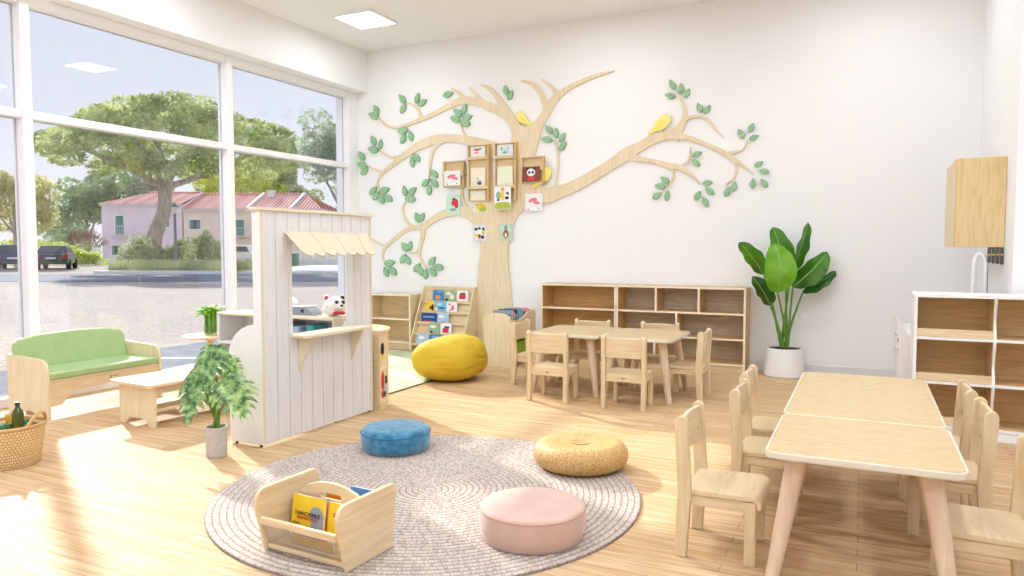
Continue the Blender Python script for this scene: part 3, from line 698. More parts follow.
card('plain pale green card in the middle bay of the right tall wall box', -3.772, -3.572, 1.902, 2.115, ['b_cream', 'b_palegreen'], [(0, 'r', -.42, .42, .1, .9)])
card('tall card of bushes, giraffe and cow over lime grass, front of right tall wall box', -3.782, -3.577, 1.628, 1.885, ['b_white', 'b_green', 'b_yellow', 'b_black', 'b_orange', 'b_lime'], [(4, 'r', -.48, .48, .03, .22), (4, 'o', 0, .24, .46, .09), (0, 'o', -.26, .62, .16, .17), (1, 'o', -.02, .62, .10, .24), (3, 'o', .0, .88, .1, .08), (2, 'o', .26, .50, .12, .07), (2, 'o', .3, .70, .1, .05, -.5), (2, 'o', -.26, .42, .1, .04)], CF_)
card('yellow chick card on the mural under the left tall wall box', -4.105, -3.91, 1.615, 1.732, ['b_cream', 'b_yellow', 'b_lime', 'b_black'], [(0, 'o', .1, .4, .34, .38), (1, 'o', .2, .2, .26, .2), (2, 'o', -.2, .68, .05, .07)], YB - .0265)
card('maroon panda card standing in the right-hand wall box', -3.437, -3.222, 1.931, 2.09, ['b_maroon', 'b_white', 'b_black', 'b_red'], [(1, 'o', -.2, .86, .1, .09), (1, 'o', .2, .86, .1, .09), (0, 'o', 0, .60, .24, .27), (1, 'o', -.1, .60, .07, .09), (1, 'o', .1, .60, .07, .09), (2, 'o', 0, .18, .22, .15)], CF_)
card('mint card with a red parrot on the mural below the left wall box', -4.455, -4.265, 1.605, 1.805, ['b_mint', 'b_red', 'b_black', 'b_grey'], [(0, 'o', .1, .62, .26, .2, .5), (0, 'o', .22, .46, .14, .2), (1, 'o', .02, .82, .08, .07), (2, 'o', -.02, .2, .22, .08)], YB - .0265)
card('lilac card with dark bees low on the trunk, left of two', -4.105, -3.92, 1.277, 1.462, ['b_palelav', 'b_black', 'b_yellow', 'b_pink', 'b_white'], [(3, 'o', 0, .5, .36, .34), (1, 'o', -.2, .36, .14, .12), (1, 'o', .26, .5, .1, .14), (2, 'o', -.02, .24, .12, .1), (0, 'o', -.24, .74, .12, .09), (0, 'o', .0, .78, .1, .08), (0, 'o', .28, .74, .09, .09), (0, 'o', .22, .24, .12, .1), (0, 'o', .02, .34, .09, .07)], YB - .0265)
card('pale green card with a brown long-tailed animal low on the trunk, right of two', -3.765, -3.588, 1.277, 1.468, ['b_sage', 'b_brown', 'b_grey', 'b_cream', 'b_mint'], [(3, 'o', 0, .7, .4, .24), (1, 'o', .02, .78, .13, .16), (0, 'o', .02, .4, .2, .26), (2, 'o', .02, .34, .08, .14)], YB - .0265)

# ------------------------------------------------------------------ rugs
def rug_mat():
    m, nt, b = new_mat('braided_rug')
    mp = coords(nt)
    def math_(op, a, b_=None, c=None):
        n = nt.nodes.new('ShaderNodeMath'); n.operation = op
        for k, v in enumerate((a, b_, c)):
            if v is None: continue
            if isinstance(v, (int, float)): n.inputs[k].default_value = v
            else: nt.links.new(v, n.inputs[k])
        return n.outputs[0]
    sep = nt.nodes.new('ShaderNodeSeparateXYZ'); nt.links.new(mp.outputs[0], sep.inputs[0])
    ang = math_('ARCTAN2', sep.outputs[1], sep.outputs[0])
    rad = math_('SQRT', math_('ADD', math_('MULTIPLY', sep.outputs[0], sep.outputs[0]), math_('MULTIPLY', sep.outputs[1], sep.outputs[1])))
    ring = math_('MULTIPLY', rad, RINGS / 1.025)
    idx = math_('FLOOR', ring)
    cb = nt.nodes.new('ShaderNodeCombineXYZ')
    nt.links.new(math_('MULTIPLY', math_('MULTIPLY', ang, math_('ADD', idx, .5)), 2.4), cb.inputs[0]); nt.links.new(math_('MULTIPLY', ring, 2.0), cb.inputs[1])
    v = nt.nodes.new('ShaderNodeTexVoronoi'); v.inputs['Scale'].default_value = 1.0; v.inputs['Randomness'].default_value = .5
    nt.links.new(cb.outputs[0], v.inputs['Vector'])
    r = ramp(nt, [(.30, (210, 199, 188)), (.52, (197, 184, 172)), (.75, (160, 145, 133))]); nt.links.new(v.outputs['Distance'], r.inputs[0])
    fr = math_('ABSOLUTE', math_('SUBTRACT', math_('FRACT', ring), .5))
    r3 = ramp(nt, [(.34, (255, 255, 255)), (.48, (168, 156, 150))]); nt.links.new(fr, r3.inputs[0])
    mx = nt.nodes.new('ShaderNodeMix'); mx.data_type = 'RGBA'; mx.blend_type = 'MULTIPLY'; mx.inputs[0].default_value = .8
    nt.links.new(r.outputs[0], mx.inputs[6]); nt.links.new(r3.outputs[0], mx.inputs[7])
    mx2 = nt.nodes.new('ShaderNodeMix'); mx2.data_type = 'RGBA'; mx2.blend_type = 'MULTIPLY'; mx2.inputs[0].default_value = .3
    r2 = ramp(nt, [(.2, (206, 198, 194)), (.8, (255, 253, 250))]); nt.links.new(v.outputs['Color'], r2.inputs[0])
    nt.links.new(mx.outputs[2], mx2.inputs[6]); nt.links.new(r2.outputs[0], mx2.inputs[7]); nt.links.new(mx2.outputs[2], b.inputs['Base Color'])
    b.inputs['Roughness'].default_value = .95
    return m
RINGS = 34
M['rug'] = rug_mat()
RUGR = 1.025
prof = [(0.0001, .012)]
nr = RINGS
for k in range(nr):
    r0 = RUGR * k / nr; dr = RUGR / nr
    prof += [(r0 + dr * .12, .011), (r0 + dr * .5, .0165), (r0 + dr * .88, .011)]
prof += [(RUGR, .009), (RUGR, 0.0005)]
o = MB().lathe(prof, 96, (0, 0, 0), False, False).build('round_rug', 'rug', smooth=True, angle=70)
o.location = (-1.90, 2.985, 0)
tag(o, 'large round braided taupe rug on the wooden floor in the middle of the room', 'rug')
RZ = .016
M['green_rug'] = noisy('green_rug', (186, 198, 150), (212, 220, 182), 2.2, rough=.95, bump=.1, detail=3, lo=.4, hi=.6)
CREAM = plain('rug_cream', (240, 238, 220), .95)
def flat_rug(): 
    t = thing('green_rug', 'flat sage green rug with pale curves under the book rack and beanbag', 'rug', (-4.5, 5.9, 0))
    MB().prism(rrect(-5.45, -3.48, 4.72, 6.98, .04), 'z', .0003, .009).build('pile', 'green_rug', t, True)
    MB().frame(rrect(-5.455, -3.475, 4.715, 6.985, .045), rrect(-5.44, -3.49, 4.73, 6.97, .03), 'z', .0003, .0095).build('binding', plain('rug_binding', (112, 122, 92), .9), t, True)
    mb = MB()
    for pts, w in (([(-5.4, 6.5), (-4.8, 6.35), (-4.3, 6.5), (-3.9, 6.75)], .07), ([(-5.3, 5.2), (-4.7, 5.7), (-4.1, 5.75), (-3.55, 5.4)], .09), ([(-4.6, 6.2), (-4.0, 6.1), (-3.52, 6.3)], .05)):
        c = catmull([p + (0,) for p in pts], 8); L = []; R = []
        for k in range(len(c)):
            a, b = Vector(c[max(k - 1, 0)][:2]), Vector(c[min(k + 1, len(c) - 1)][:2]); d = (b - a).normalized()
            L.append((c[k][0] - d.y * w / 2, c[k][1] + d.x * w / 2)); R.append((c[k][0] + d.y * w / 2, c[k][1] - d.x * w / 2))
        mb = MB()
        for k in range(len(c) - 1): mb.quad((*L[k], .0098), (*L[k + 1], .0098), (*R[k + 1], .0098), (*R[k], .0098))
        mb.build('pale_curve', CREAM, t, True)
flat_rug()

# ------------------------------------------------------------------ poufs, beanbag
def pouf(name, label, x, y, r, h, mat, z, bulge=.03, rnd=.045):
    t = thing(name, label, 'pouf', (x, y, z))
    prof = [(.001, 0), (r - rnd * .7, 0), (r - .012, .012), (r, .03)]
    prof += [(r + .004, h * .5), (r, h - rnd * .8)]
    prof += [(r - rnd * (1 - math.cos(a)), h - rnd * .8 + rnd * .8 * math.sin(a)) for a in [PI / 2 * k / 6 for k in range(1, 7)]]
    prof += [(r * .6, h + bulge * .6), (r * .3, h + bulge * .93), (.001, h + bulge)]
    MB().lathe(prof, 48, (0, 0, 0), False, False).build('cushion', mat, t, smooth='all')
    return t
t = pouf('blue_pouf', 'round blue velvet floor pouf on the far edge of the rug by the play shop', -2.464, 3.50, .200, .138, 'blue_velvet', RZ, .008, .035)
MB().tube([(.2035 * math.cos(a), .2035 * math.sin(a), .108) for a in [2 * PI * k / 48 for k in range(49)]], .004, 6).build('piping', plain('blue_piping', (56, 124, 166), .8), t, smooth=True)
t = pouf('pink_pouf', 'round dusty pink velvet floor pouf on the near edge of the rug', -1.209, 2.68, .217, .132, 'pink', RZ, .004, .016)
MB().tube([(.2155 * math.cos(a), .2155 * math.sin(a), .120) for a in [2 * PI * k / 48 for k in range(49)]], .0035, 6).build('piping', plain('pink_piping', (198, 150, 138), .8), t, smooth=True)
def straw_mat():
    m, nt, b = new_mat('woven_straw')
    mp = coords(nt)
    sep = nt.nodes.new('ShaderNodeSeparateXYZ'); nt.links.new(mp.outputs[0], sep.inputs[0])
    at = nt.nodes.new('ShaderNodeMath'); at.operation = 'ARCTAN2'; nt.links.new(sep.outputs[1], at.inputs[0]); nt.links.new(sep.outputs[0], at.inputs[1])
    ml = nt.nodes.new('ShaderNodeMath'); ml.operation = 'MULTIPLY'; ml.inputs[1].default_value = 34; nt.links.new(at.outputs[0], ml.inputs[0])
    mz = nt.nodes.new('ShaderNodeMath'); mz.operation = 'MULTIPLY'; mz.inputs[1].default_value = 105; nt.links.new(sep.outputs[2], mz.inputs[0])
    cb = nt.nodes.new('ShaderNodeCombineXYZ'); nt.links.new(ml.outputs[0], cb.inputs[0]); nt.links.new(mz.outputs[0], cb.inputs[2])
    v = nt.nodes.new('ShaderNodeTexVoronoi'); v.inputs['Randomness'].default_value = .6; v.inputs['Scale'].default_value = 1
    nt.links.new(cb.outputs[0], v.inputs['Vector'])
    r = ramp(nt, [(.15, (222, 186, 124)), (.5, (208, 168, 104)), (.85, (162, 118, 64))]); nt.links.new(v.outputs['Distance'], r.inputs[0]); nt.links.new(r.outputs[0], b.inputs['Base Color'])
    bp = nt.nodes.new('ShaderNodeBump'); bp.inputs['Strength'].default_value = .45; bp.inputs['Distance'].default_value = -.006
    nt.links.new(v.outputs['Distance'], bp.inputs['Height']); nt.links.new(bp.outputs[0], b.inputs['Normal'])
    b.inputs['Roughness'].default_value = .55
    return m
M['straw'] = straw_mat()
t = thing('straw_pouf', 'round woven straw floor pouf with a dished top on the far rug edge', 'pouf', (-1.368, 3.668, RZ + .001))
prof = [(.001, 0), (.16, 0)] + [(.19 + .068 * math.cos(a), .068 + .068 * math.sin(a)) for a in [-PI / 2 + PI * k / 14 for k in range(15)]] + [(.15, .135), (.10, .128), (.001, .120)]
MB().lathe(prof, 64, (0, 0, 0), False, False, fn=None).build('woven_body', 'straw', t, smooth='all')
prof2 = [(.001, .1215), (.045, .1225), (.052, .128), (.048, .1235), (.001, .1228)]
MB().lathe(prof2, 32, (0, 0, 0), False, False).build('centre_coil', 'straw', t, smooth=True)

t = thing('beanbag', 'slumped yellow canvas beanbag on the edge of the green rug', 'beanbag', (-3.385, 5.66, .0))
rnd_ = random.Random(3); folds = [(-.75 + rnd_.uniform(-1.0, 1.0), rnd_.uniform(-.35, .65), rnd_.uniform(.12, .26), rnd_.uniform(-.5, .6)) for _ in range(11)]
def bfn(d):
    e = 2.5
    f = (abs(d.x) ** e + abs(d.y) ** e + abs(d.z) ** e) ** (-1 / e)
    a = math.atan2(d.y, d.x)
    f += .02 * math.sin(3 * a + 1) * (1 - abs(d.z)) + .014 * math.sin(5 * a + 4 * d.z) * (1 - d.z * d.z)
    for fa, fz, w, sl in folds:
        da = math.atan2(math.sin(a - fa), math.cos(a - fa))
        f -= .030 * math.exp(-((d.z - fz - sl * da) / .045) ** 2) * math.exp(-(da / (w * 1.3)) ** 2)
    pk = d.x * .50 + d.y * .10 + d.z * .86
    f += .13 * max(0, pk - .78) / .22
    pk = -d.x * .75 - d.y * .1 + d.z * .65
    f -= .10 * max(0, pk - .72) / .28
    return f
o = MB().ball((0, 0, .198), (.33, .315, .200), 80, 56, bfn).build('bag', 'yellow', t, smooth='all')
for v in o.data.vertices:
    v.co.z = max(v.co.z, .0095)
MB().tube([(.155, .03, .40), (.165, .035, .422), (.185, .04, .42), (.19, .035, .398)], .006, 8).build('carry_loop', 'yellow', t, smooth=True)

# ------------------------------------------------------------------ book caddy
t = thing('book_caddy', 'low birch book caddy with rounded end boards and clear pockets on the rug', 'book caddy', (-1.875, 2.205, RZ), math.radians(-3))
for x in (-.214, .196):
    # y from front (-.14) to back (.14); leans outward towards the front top
    pr = [(-.135, 0), (.130, 0)] + [(.155, .215)] + arc(.125, .225, .030, 0, 90, 5) + arc(-.13, .205, .050, 90, 180, 8) + [(-.178, .17)]
    MB().prism(pr, 'x', x, x + .018).build('end_board', 'pale_y', t, bevel=.004)
slot = arc(.045, .203, .012, -90, 90, 5) + [(.02, .215), (-.02, .215)] + arc(-.045, .203, .012, 90, 270, 5) + [(-.02, .191), (.02, .191)]
top = [(-.194 + .388 * (1 - k / 12), .195 + .06 * math.sin(PI * k / 12)) for k in range(13)]
# divider with a hand slot: two stacked pieces around the slot
outer = []
for x, z in slot:
    a = math.atan2((z - .195) * 3.5, x); r = 0
    while True:      # walk out from the slot to the board outline
        r += .001; xx, zz = r * math.cos(a), .195 + r * math.sin(a)
        if abs(xx) >= .194 or zz <= .03 or zz >= .195 + .062 * math.cos(PI * xx / .42): break
    outer.append((xx, zz))
MB().frame(outer, slot, 'y', .012, .026).build('divider', 'pale_x', t)
MB().box(-.194, .194, .012, .026, .018, .031).box(-.194, .194, -.10, .10, .015, .027).build('bottom_board', 'pale_x', t)
for sy, y0 in ((-1, -.172), (1, .150)):
    MB().box(-.194, .194, y0, y0 + .018, .118 if sy < 0 else .16, .148 if sy < 0 else .185).build('rail', 'pale_x', t, bevel=.006)
    MB().box(-.194, .194, sy * .125 - .008, sy * .125 + .008, .012, .030).build('bottom_rail', 'pale_x', t, bevel=.004)
MB().prism([(-.130, .03), (-.127, .03), (-.163, .13), (-.166, .13)], 'x', -.193, .193).build('clear_panel', 'acrylic', t)
MB().prism([(.130, .03), (.127, .03), (.153, .17), (.156, .17)], 'x', -.193, .193).build('clear_panel', 'acrylic', t)
Rz = Matrix.Translation((-1.875, 2.205, RZ)) @ Matrix.Rotation(math.radians(-3), 4, 'Z')
def caddy_book(label, x, y, w, h, mats, art, lean, z=.031, rz=0, letters=()):
    p = Rz @ Vector((x, y, z))
    b = cover('caddy_book', label, 'book', p.x, p.y, p.z, w, h, .010, mats, art, lean=lean, group='books in the caddy', rz=math.radians(-3) + rz)
    T = Matrix.Rotation(math.radians(-3) + rz, 4, 'Z') @ Matrix.Rotation(PI / 2 - lean, 4, 'X')
    for txt, lx, lz, size, m in letters:
        MB().text(txt, T @ Matrix.Translation((lx, lz, .003)) @ Matrix.Rotation(PI, 4, 'Y'), size, .0006).build('lettering', m, b)
    return b
caddy_book('yellow and white book with mirrored black lettering in the front pocket of the caddy', -.085, -.040, .170, .168, ['b_yellow', 'b_grey', 'b_black', 'b_red', 'b_pink', 'b_cream'],
    [(0, 'r', .12, .49, .03, .62), (0, 'o', .26, .62, .2, .18), (1, 'r', -.05, .32, .12, .32), (3, 'r', -.49, .49, -.02, .06)], .14, letters=[('SUPERCHART', .0, .098, .022, 'ink'), ('ATMOSPHERE', .0, .081, .018, 'b_red'), ('CHILD', -.055, .058, .014, 'ink')])
caddy_book('yellow book with a red letter and black curve in the front caddy pocket', .062, -.022, .12, .158, ['b_yellow', 'b_orange', 'b_black'], [(0, 'r', -.5, -.44, 0, 1)], .12, letters=[('P', .014, .120, .046, 'b_red'), ('a', -.022, .116, .034, 'b_red'), ('2', -.002, .072, .05, 'ink')])
caddy_book('pink and yellow book lying low behind the clear front panel of the caddy', -.01, -.082, .22, .075, ['b_cream', 'b_pink', 'b_yellow', 'b_lav'], [(0, 'r', -.45, .38, .55, .95), (1, 'r', -.45, .5, .05, .5)], -.2, z=.03)
caddy_book('blue picture book in the rear pocket of the caddy', .10, .075, .14, .195, ['b_blue', 'b_sky'], [(0, 'o', 0, .5, .3, .2)], .12)
caddy_book('orange and dark blue book seen through the hand slot of the caddy', -.04, .055, .17, .185, ['b_orange', 'b_navy', 'b_white'], [(0, 'r', -.5, -.1, .5, 1), (1, 'o', -.2, .85, .1, .06)], -.02)

# ------------------------------------------------------------------ sofa and low table by the window
t = thing('child_sofa', 'small green vinyl sofa with birch arms under the window', 'sofa', (-5.3, 3.55, 0))
sx0, sx1, sy0, sy1 = -5.545, -5.075, 3.075, 3.985
for y in (sy0, sy1 - .02):
    pr = [(sx0, 0), (sx0 + .10, 0)] + arc((sx0 + sx1) / 2, 0, .115, 180, 0, 10, .045) + [(sx1 - .10, 0), (sx1, 0), (sx1, .33)] + arc(sx1 - .085, .335, .085, 0, 90, 8)[0:] + [(sx0 + .02, .435)] + arc(sx0 + .02, .415, .02, 90, 180, 4)
    MB().prism(pr, 'y', y, y + .02).build('arm_panel', 'light_z', t, True, bevel=.004)
# apron under the seat with the shallow cut-out
ya, yb_ = sy0 + .02, sy1 - .02
pr = [(ya, .262), (ya, .085), (ya + .09, .09)] + [(ya + .10 + .10 * k / 5, .10 + .075 * math.sin(PI / 2 * k / 5)) for k in range(6)] + [((ya + yb_) / 2, .185)] + [(yb_ - .20 + .10 * k / 5, .10 + .075 * math.cos(PI / 2 * k / 5)) for k in range(6)] + [(yb_ - .09, .09), (yb_, .085), (yb_, .262)]
MB().prism(pr, 'x', sx1 - .035, sx1 - .018).build('apron', 'birch_y', t, True, bevel=.002)
MB().box(sx0 + .03, sx1 - .012, ya, yb_, .255, .272).build('seat_board', 'pale_y', t, True, bevel=.002)
MB().box(sx0 + .10, sx1 - .008, ya + .002, yb_ - .002, .272, .325).build('seat_cushion', 'green_vinyl', t, True, bevel=.014, seg=3)
T = Matrix.Translation((sx0 + .10, 0, .30)) @ Matrix.Rotation(math.radians(-11), 4, 'Y')
def backshape(m): 
    a, b = ya + .004 + m, yb_ - .004 - m
    top = .258 - m
    return [(a, .0)] + [(a + .08 * (1 - math.cos(PI / 2 * k / 6)), top - .075 + .065 * math.sin(PI / 2 * k / 6)) for k in range(7)] + [(a + (b - a) * k / 10, top - .01 + .022 * math.sin(PI * k / 10)) for k in range(2, 9)] + [(b - .08 * (1 - math.sin(PI / 2 * k / 6)), top - .075 + .065 * math.cos(PI / 2 * k / 6)) for k in range(7)] + [(b, 0)]
MB().prism(backshape(0), 'x', -.035, 0, T).build('back_cushion', 'green_vinyl', t, True, bevel=.012, seg=3)
MB().prism(backshape(-.004), 'x', -.055, -.036, T).build('back_board', 'edge', t, True, bevel=.003)
MB().box(sx1 - .0178, sx1 - .0170, 3.555, 3.562, .225, .243).box(sx1 - .0178, sx1 - .0170, 3.545, 3.562, .222, .227).box(sx1 - .0178, sx1 - .0170, 3.575, 3.60, .231, .236).box(sx1 - .0178, sx1 - .0170, 3.605, 3.625, .232, .236).build('maker_mark', 'b_brown', t, True)['label'] = 'small brown maker mark on the apron'

t = thing('low_bench_table', 'low birch bench table with slab ends in front of the green sofa', 'table', (-4.375, 3.62, 0), math.radians(-5))
MB().prism(rrect(-.235, .235, -.42, .42, .025), 'z', .278, .300).build('tabletop', 'birch_y', t, bevel=.004)
for y in (-.365, .345):
    pr = [(-.20, 0), (-.13, 0)] + [(-.12, .015), (-.10, .04), (-.075, .05), (.075, .05), (.10, .04), (.12, .015)] + [(.13, 0), (.20, 0), (.20, .278), (-.20, .278)]
    MB().prism(pr, 'y', y, y + .02).build('end_slab', 'light_z', t, bevel=.003)
MB().box(-.16, .16, -.345, .345, .10, .118).build('lower_shelf', 'birch_y', t, bevel=.003)
for x in (-.19, .175): MB().box(x, x + .015, -.345, .345, .225, .278).build('rail', 'pale_y', t, bevel=.002)

t = thing('side_table', 'small round pale side table behind the play counter, holding the lucky bamboo', 'side table', (-5.07, 4.47, 0))
MB().lathe([(.001, .43), (.21, .43), (.222, .436), (.222, .446), (.214, .45), (.001, .45)], 40, (0, 0, 0), False, False).build('tabletop', 'pale_x', t, smooth=True)
MB().lathe([(.03, .02), (.022, .1), (.022, .38), (.05, .43)], 16).build('pedestal', 'pale_z', t, smooth=True)
MB().lathe([(.001, .02), (.13, .02), (.15, .008), (.15, 0), (.001, 0)], 32, (0, 0, 0), False, False).build('foot', 'pale_x', t, smooth=True)

# ------------------------------------------------------------------ plants
def blade(p0, p1, width, bend=(0, 0, 0), side=None, fold=.18, n=14, shape=(.55, .75), wave=0, seed=0, bm=None, mi=(0, 1), notch=0, tipdrop=0):
    """leaf surface along a curved midrib from p0 to p1"""
    p0, p1 = Vector(p0), Vector(p1); bend = Vector(bend)
    d = (p1 - p0)
    sd = Vector(side) if side else d.cross(Vector((0, 0, 1)))
    sd = (sd - d * sd.dot(d) / d.length_squared).normalized()
    nrm = sd.cross(d).normalized()
    rg = random.Random(seed)
    mb = bm or MB()
    def mid(s): return p0 + d * s + bend * (4 * s * (1 - s)) - Vector((0, 0, tipdrop)) * s * s
    def wid(s): return width / 2 * (math.sin(PI * min(1, max(0, s)) ** shape[0]) ** shape[1])
    rows = []
    for k in range(n + 1):
        s = k / n; c = mid(s); w = wid(s)
        wv = wave * math.sin(s * 19 + seed)
        row = []
        for u in (-1, -.55, -.06, .06, .55, 1):
            row.append(c + sd * (w * u) + nrm * (fold * w * (u * u) + (wv * abs(u) * (1 if u > 0 else -1))))
        rows.append([mb.b.verts.new(v) for v in row])
    for k in range(n):
        for q in range(5):
            mb.i = mi[1] if q == 2 else mi[0]
            mb._f([rows[k][q], rows[k][q + 1], rows[k + 1][q + 1], rows[k + 1][q]])
    return mb
CR, CF = Vector((.899, .437, 0)), Vector((-.437, .899, 0))    # across and away, as seen from the door side of the room

t = thing('tall_plant', 'tall broad-leaved potted plant in a white tapered pot against the back wall', 'plant', (-.66, 7.195, 0))
MB().lathe([(.001, 0), (.176, 0), (.185, .012), (.182, .05), (.160, .245), (.157, .262), (.147, .265), (.144, .245), (.001, .245)], 48, (0, 0, 0), False, False).build('pot', 'ceramic', t, smooth=True)
MB().lathe([(.146, .255), (.10, .262), (.001, .268)], 24, (0, 0, 0), False, False).build('soil', 'soil', t, smooth=True)
def bp(px, py, away=0):   # offsets in metres about the plant, across / up / away
    d = 6.757 + away
    return CR * ((px - 512) * d / 725.7 - 2.551) + Vector((0, 0, 1.2 - (py - 247.6) * d / 725.7)) + CF * away
leaves = [('bop_bright', (778, 293), (774, 243), 30, -.17, -.12, .10), ('bop_leaf', (764, 275), (738, 242), 22, -.05, -.02, .05), ('bop_dark', (771, 306), (752, 276), 22, .0, .04, .05),
          ('bop_leaf', (786, 280), (772, 227), 27, .06, .10, .05), ('bop_leaf', (791, 273), (807, 222), 22, .03, -.02, .03), ('bop_leaf', (793, 287), (827, 252), 26, -.04, -.03, .05), ('bop_dark', (803, 293), (836, 271), 15, -.06, -.05, .03)]
for k, (m, a, b, w, da, db, cv) in enumerate(leaves):
    pa, pb = bp(*a, da), bp(*b, db)
    side = (CR + CF * (.25 if k % 2 else -.2)) if k not in (4, 6) else (CR * .8 + CF * .6)
    if k in (1, 2, 5, 6): side = CR.cross((pb - pa)).normalized().cross(pb - pa) + CF * .55
    mb = blade(pa, pb, w * .0093, CF * (-cv), tuple(side), .22, 18, (.86, .52), .008, k)
    lf = mb.build('leaf', [m, 'rib'], t, smooth='all')
    base = Vector((.03 * math.cos(k * 2.4), .02 * math.sin(k * 2.4), .245))
    q = base + (pa - base) * .55 + Vector((0, 0, .03)) - (pa - base).cross(Vector((0, 0, 1))) * .02
    c = catmull([tuple(base), tuple((base * .6 + q * .4)), tuple(q), tuple(pa)], 5)
    MB().tube(c, [.017 - .010 * i / (len(c) - 1) for i in range(len(c))], 8).build('stem', 'stem', lf, smooth=True)

def monstera_leaf(P0, d, up, L, W, droop, seed, mat, parent, nl=7):
    rg = random.Random(seed); mb = MB()
    d = Vector(d).normalized(); sd = d.cross(Vector(up)).normalized(); nz = sd.cross(d).normalized()
    def pos(s, u):
        c = Vector(P0) + d * (L * s) - Vector((0, 0, droop)) * s * s * L
        w = abs(u)
        return c + sd * (W * u) - nz * (W * .35 * w * w) - Vector((0, 0, .10 * L * w * w))
    def hw(s): return max(0, math.sin(PI * (s * .93 + .07) ** .62)) ** .8
    N = 20; inner = .42
    mb.i = 0
    rows = []
    for k in range(N + 1):
        s = -.05 + 1.05 * k / N
        h = hw(max(0, s)) if s >= 0 else hw(0) * .9
        rows.append([mb.b.verts.new(pos(s, u * h * .5)) for u in (-inner, -.018, .018, inner)])
    for k in range(N):
        for q in range(3):
            mb.i = 1 if q == 1 else 0
            mb._f([rows[k][q], rows[k][q + 1], rows[k + 1][q + 1], rows[k + 1][q]])
    mb.i = 0
    for sgn in (-1, 1):
        for i in range(nl):
            s0 = -.06 + .98 * i / nl; s1 = s0 + .98 / nl * (.80 + .10 * rg.random())
            sh = .12 + .06 * rg.random()
            prev = None
            for q in range(6):
                f = q / 5; u = inner * .92 + (1 - inner) * f
                taper = 1 if f < .6 else 1 - .55 * ((f - .6) / .4) ** 2
                m0 = (s0 + s1) / 2; a_ = m0 + (s0 - m0) * taper; b_ = m0 + (s1 - m0) * taper
                off = sh * f * f - .10 * (i < 1) * f
                hh = hw(max(.0, min(1, m0 + off * .5))) * .5
                row = [mb.b.verts.new(pos(v + off, sgn * u * hh)) for v in (a_, m0, b_)]
                if prev:
                    mb._f([prev[0], prev[1], row[1], row[0]]); mb._f([prev[1], prev[2], row[2], row[1]])
                prev = row
    o = mb.build('leaf', [mat, 'rib'], parent, smooth='all')
    return o
t = thing('monstera_plant', 'split-leaf plant in a pale grey pot on the floor before the play shop', 'plant', (-3.335, 2.965, 0))
MB().lathe([(.001, 0), (.052, 0), (.057, .006), (.060, .155), (.062, .175), (.055, .175), (.052, .16), (.001, .16)], 32, (0, 0, 0), False, False).build('pot', 'pot_grey', t, smooth=True)
MB().lathe([(.052, .160), (.001, .166)], 24, (0, 0, 0), False, False).build('soil', 'soil', t, smooth=True)
def mp_(px, py, away=0):
    d = 4.123 + away
    return CR * ((px - 512) * d / 725.7 + 1.702) + Vector((0, 0, 1.2 - (py - 247.6) * d / 725.7)) + CF * away
for k, (a, b, W, away0, away1, m, up) in enumerate([
        ((211, 347), (204, 384), 40, -.05, -.12, 'mon_shade', (-.3, -.5, .8)),
        ((194, 376), (183, 420), 36, -.06, -.17, 'mon_shade', (-.6, -.4, .7)),
        ((224, 380), (243, 414), 40, -.08, -.18, 'mon_leaf', (.3, -.8, .6)),
        ((226, 360), (238, 378), 26, .06, .08, 'mon_leaf', (.3, -.3, .8)),
        ((200, 362), (182, 384), 34, .08, .12, 'mon_shade', (-.6, -.2, .8)),
        ((228, 386), (243, 402), 22, .05, .10, 'mon_shade', (.4, .2, .8))]):
    pa, pb = mp_(*a, away0), mp_(*b, away1)
    L = (pb - pa).length
    # front normal faces the room
    upv = (CF * -1 + Vector((0, 0, .9)) + CR * (.5 if b[0] > 220 else -.4)) if k < 3 else Vector(up)
    lf = monstera_leaf(pa, pb - pa, upv, L * 1.08, W * .0057 * 1.22, .12, k, m, t)
    base = Vector((.012 * math.cos(k * 2.1), .012 * math.sin(k * 2.1), .158))
    mid = base * .45 + pa * .55; mid.z = base.z * .35 + pa.z * .65
    c = catmull([tuple(base), tuple(base * .75 + mid * .25 + Vector((0, 0, .02))), tuple(mid), tuple(pa)], 6)
    MB().tube(c, [.011 - .0065 * i / (len(c) - 1) for i in range(len(c))], 8).build('stalk', 'stem', lf, smooth=True)

t = thing('lucky_bamboo', 'bright green lucky bamboo bundle in a glass vase on the round side table', 'plant', (-5.07, 4.47, .45))
MB().lathe([(.001, 0), (.052, 0), (.056, .006), (.056, .09), (.053, .09), (.053, .01), (.001, .01)], 28, (0, 0, 0), False, False).build('vase', 'vase', t, smooth=True)
M['bamboo'] = noisy('bamboo_stalk', (76, 136, 36), (120, 178, 60), 25, rough=.35)
rb = random.Random(11)
mb = MB(); tops = []
for k in range(19):
    a = 2.4 * k; r = .0115 * math.sqrt(k); x, y = r * math.cos(a), r * math.sin(a); h = .17 + .03 * rb.random()
    c = [(x, y, .012 + h * i / 8) for i in range(9)]
    mb.tube(c, [.0072 if i % 2 else .0082 for i in range(9)], 8); tops.append((x, y, .012 + h))
mb.build('stalks', 'bamboo', t, smooth=True)
mb = MB()
for k, (x, y, z) in enumerate(tops):
    for q in range(8):
        a = rb.uniform(0, 2 * PI); l = rb.uniform(.08, .15); up = rb.uniform(-.035, .045)
        blade((x, y, z - .01 - .02 * (q % 2)), (x + l * math.cos(a), y + l * math.sin(a), z + up), .026, (0, 0, .022), None, .2, 6, (.7, .8), 0, k, mb, (0, 0))
mb.build('foliage', 'bamboo_leaf', t, smooth='all')

